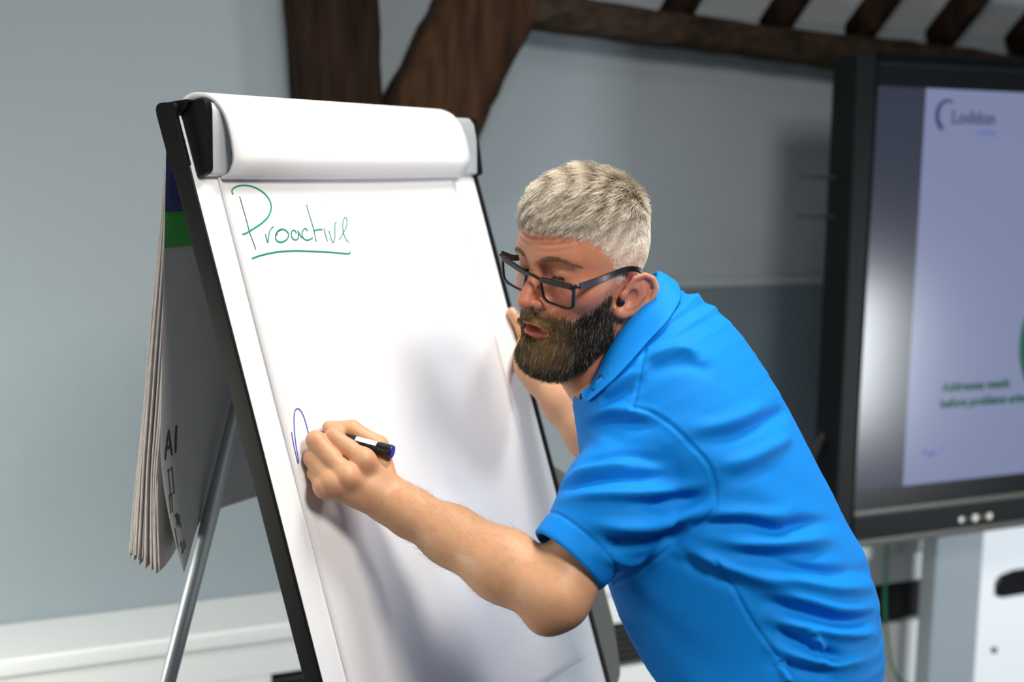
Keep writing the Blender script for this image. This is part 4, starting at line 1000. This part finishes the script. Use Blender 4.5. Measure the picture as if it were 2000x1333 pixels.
# ear plug
pe = pxpath([(1214, 592)], head_sdf, 1.5)[0]; dn = HR@np.array([-1, .25, -.1]); dn /= np.linalg.norm(dn)
MB().tube([pe-dn*.006, pe+dn*.0015, pe+dn*.0025, pe+dn*.0027], [.0043, .0046, .0040, .0030], 20).build('ear_plug', M['black_gloss'], person, smooth=True)
# ------------------------------------------------------------------ glasses
GA = HR@np.array([[.994, .024, -.110], [-.008, .989, .145], [.112, -.143, .983]]); GO = hw((-.0085, .1095, .0250))
def gw(p): return GA@np.asarray(p, float)+GO
gl = thing('eyeglasses', tuple(GO), 'black rectangular eyeglasses low on the bearded man\'s nose', 'glasses')
M['frame'] = mat('glasses_frame', (.006, .006, .010), .35, spec=.35)
M['lens'] = bpy.data.materials.new('lens'); M['lens'].use_nodes = True; nt = M['lens'].node_tree; nt.nodes.clear()
o_ = nt.nodes.new('ShaderNodeOutputMaterial'); mx = nt.nodes.new('ShaderNodeMixShader'); tr = nt.nodes.new('ShaderNodeBsdfTransparent'); gs_ = nt.nodes.new('ShaderNodeBsdfGlossy'); lw = nt.nodes.new('ShaderNodeLayerWeight')
tr.inputs[0].default_value = (.97, .98, .98, 1); gs_.inputs['Roughness'].default_value = .02; lw.inputs[0].default_value = .03
nt.links.new(lw.outputs['Facing'], mx.inputs[0]); nt.links.new(tr.outputs[0], mx.inputs[1]); nt.links.new(gs_.outputs[0], mx.inputs[2]); nt.links.new(mx.outputs[0], o_.inputs[0])
def gwrap(x, z): return (x, -1.9*x*x, z)
mb = MB(); lens = []
for s_ in (-1, 1):
    crn = [(.0105, .0015), (.068, .0055), (.0665, -.029), (.056, -.0335), (.024, -.0325), (.0165, -.028)]
    ol = rnd([(crn[0][0], crn[0][1], .006), (crn[1][0], crn[1][1], .005), (crn[2][0], crn[2][1], .006), (crn[3][0], crn[3][1], .010), (crn[4][0], crn[4][1], .008), (crn[5][0], crn[5][1], .008)], 5)
    ol = [(s_*a, b) for a, b in ol]; n_ = len(ol)
    cx = np.mean([a for a, b in ol]); cz = np.mean([b for a, b in ol])
    outer = np.array([gwrap(a, b) for a, b in ol])
    inn = np.array([gwrap(cx+(a-cx)*(1-.0034/.027), cz+(b-cz)*(1-(.0056 if b > cz else .0028)/.017)) for a, b in ol])
    V = []; 
    for ring, dy in ((outer, .002), (inn, .002), (inn, -.0015), (outer, -.0015)): V += [gw(r+np.array([0, dy, 0])) for r in ring]
    F = [(k*n_+i, k*n_+(i+1) % n_, ((k+1) % 4)*n_+(i+1) % n_, ((k+1) % 4)*n_+i) for k in range(4) for i in range(n_)]
    mb.add(V, F); lens.append([gw(r) for r in inn])
br_ = [gw((x, y, z)) for x, y, z in ((-.0125, .0, -.002), (-.006, .002, .0005), (0, .0025, .001), (.006, .002, .0005), (.0125, .0, -.002))]
mb.tube(smoothpts(br_, 12), .0023, 10)
for s_ in (-1, 1): mb.tube([gw((s_*.066, -.0085, .003)), gw((s_*.0705, -.0095, .003)), gw((s_*.072, -.014, .003))], [.0026, .0026, .0022], 8)
mb.build('front_frame', M['frame'], gl, bevel=.0005)
for L_ in lens:
    n_ = len(L_); c = np.mean(L_, axis=0); back = [q-GA[:, 1]*.0012 for q in L_]
    MB().add(list(L_)+back, [tuple(range(n_)), tuple(range(n_, 2*n_))[::-1]]+[(i, n_+i, n_+(i+1) % n_, (i+1) % n_) for i in range(n_)]).build('lens', M['lens'], gl)
TMP = [p-FW*.0035 for p in pxpath([(1176, 545), (1218, 528)], head_sdf, 1.5)]
for s_ in (-1, 1):
    et = [gw((s_*.072, -.012, .003)), hw((s_*.0800, .050, .020)) if s_ > 0 else TMP[0], hw((s_*.0815, .010, .023)) if s_ > 0 else TMP[1], hw((s_*.083, -.016, .022)), hw((s_*.083, -.034, .008)), hw((s_*.080, -.042, -.012))]
    pts = smoothpts(et, 30); up_v = HR[:, 2]
    V = []; F = []
    for i, q in enumerate(pts):
        t = pts[min(i+1, 29)]-pts[max(i-1, 0)]; t /= np.linalg.norm(t); sdv = np.cross(t, up_v); sdv /= np.linalg.norm(sdv); uv = np.cross(sdv, t); hh = .0046*(1-.35*i/29)
        V += [q+sdv*.0011+uv*hh, q-sdv*.0011+uv*hh, q-sdv*.0011-uv*hh, q+sdv*.0011-uv*hh]
    for i in range(29):
        for k in range(4): F.append((i*4+k, i*4+(k+1) % 4, (i+1)*4+(k+1) % 4, (i+1)*4+k))
    F += [(0, 3, 2, 1), (116, 117, 118, 119)]
    MB().add(V, F).build('temple', M['frame'], gl, bevel=.0006)
# ------------------------------------------------------------------ marker pen
pen = thing('marker_pen', tuple((PEN_T+PEN_C)/2), 'black marker pen with a blue end held in the writing hand', 'pen')
pd = PEN_C-PEN_T; PL = np.linalg.norm(pd); pd /= PL
M['pen'] = mat('pen_black', (.009, .009, .011), .3); M['pen_blue'] = mat('pen_blue', (.012, .015, .42), .4); M['pen_label'] = mat('pen_label', (.75, .75, .75), .5)
pt = lambda t: PEN_T+pd*t
MB().tube([pt(.010), pt(.022), pt(.030), pt(.034), pt(PL-.022), pt(PL-.0215), pt(PL-.003), pt(PL-.0015)], [.0035, .0045, .0075, .0088, .0088, .0095, .0095, .0090], 28).build('barrel', M['pen'], pen, smooth=True, bevel=.0004)
MB().tube([pt(.0), pt(.004), pt(.012)], [.0012, .0022, .0026], 14).build('nib', M['ink_blue'], pen, smooth=True)
MB().tube([pt(PL-.002), pt(PL-.0005), pt(PL)], [.0089, .0089, .0078], 28).build('end_plug', M['pen_blue'], pen)
sidev = -(FW-(FW@pd)*pd); sidev /= np.linalg.norm(sidev); upv = np.cross(pd, sidev); upv *= np.sign(upv[2])
V = []; F = []
for i, t in enumerate((PL-.055, PL-.024)):
    for a in np.linspace(math.radians(20), math.radians(75), 9): V.append(pt(t)+.0091*(math.cos(a)*sidev+math.sin(a)*upv))
F = [(i, i+1, 10+i, 9+i) for i in range(8)]
MB().add(V, F).build('label_strip', M['pen_label'], pen, solid=.0004)
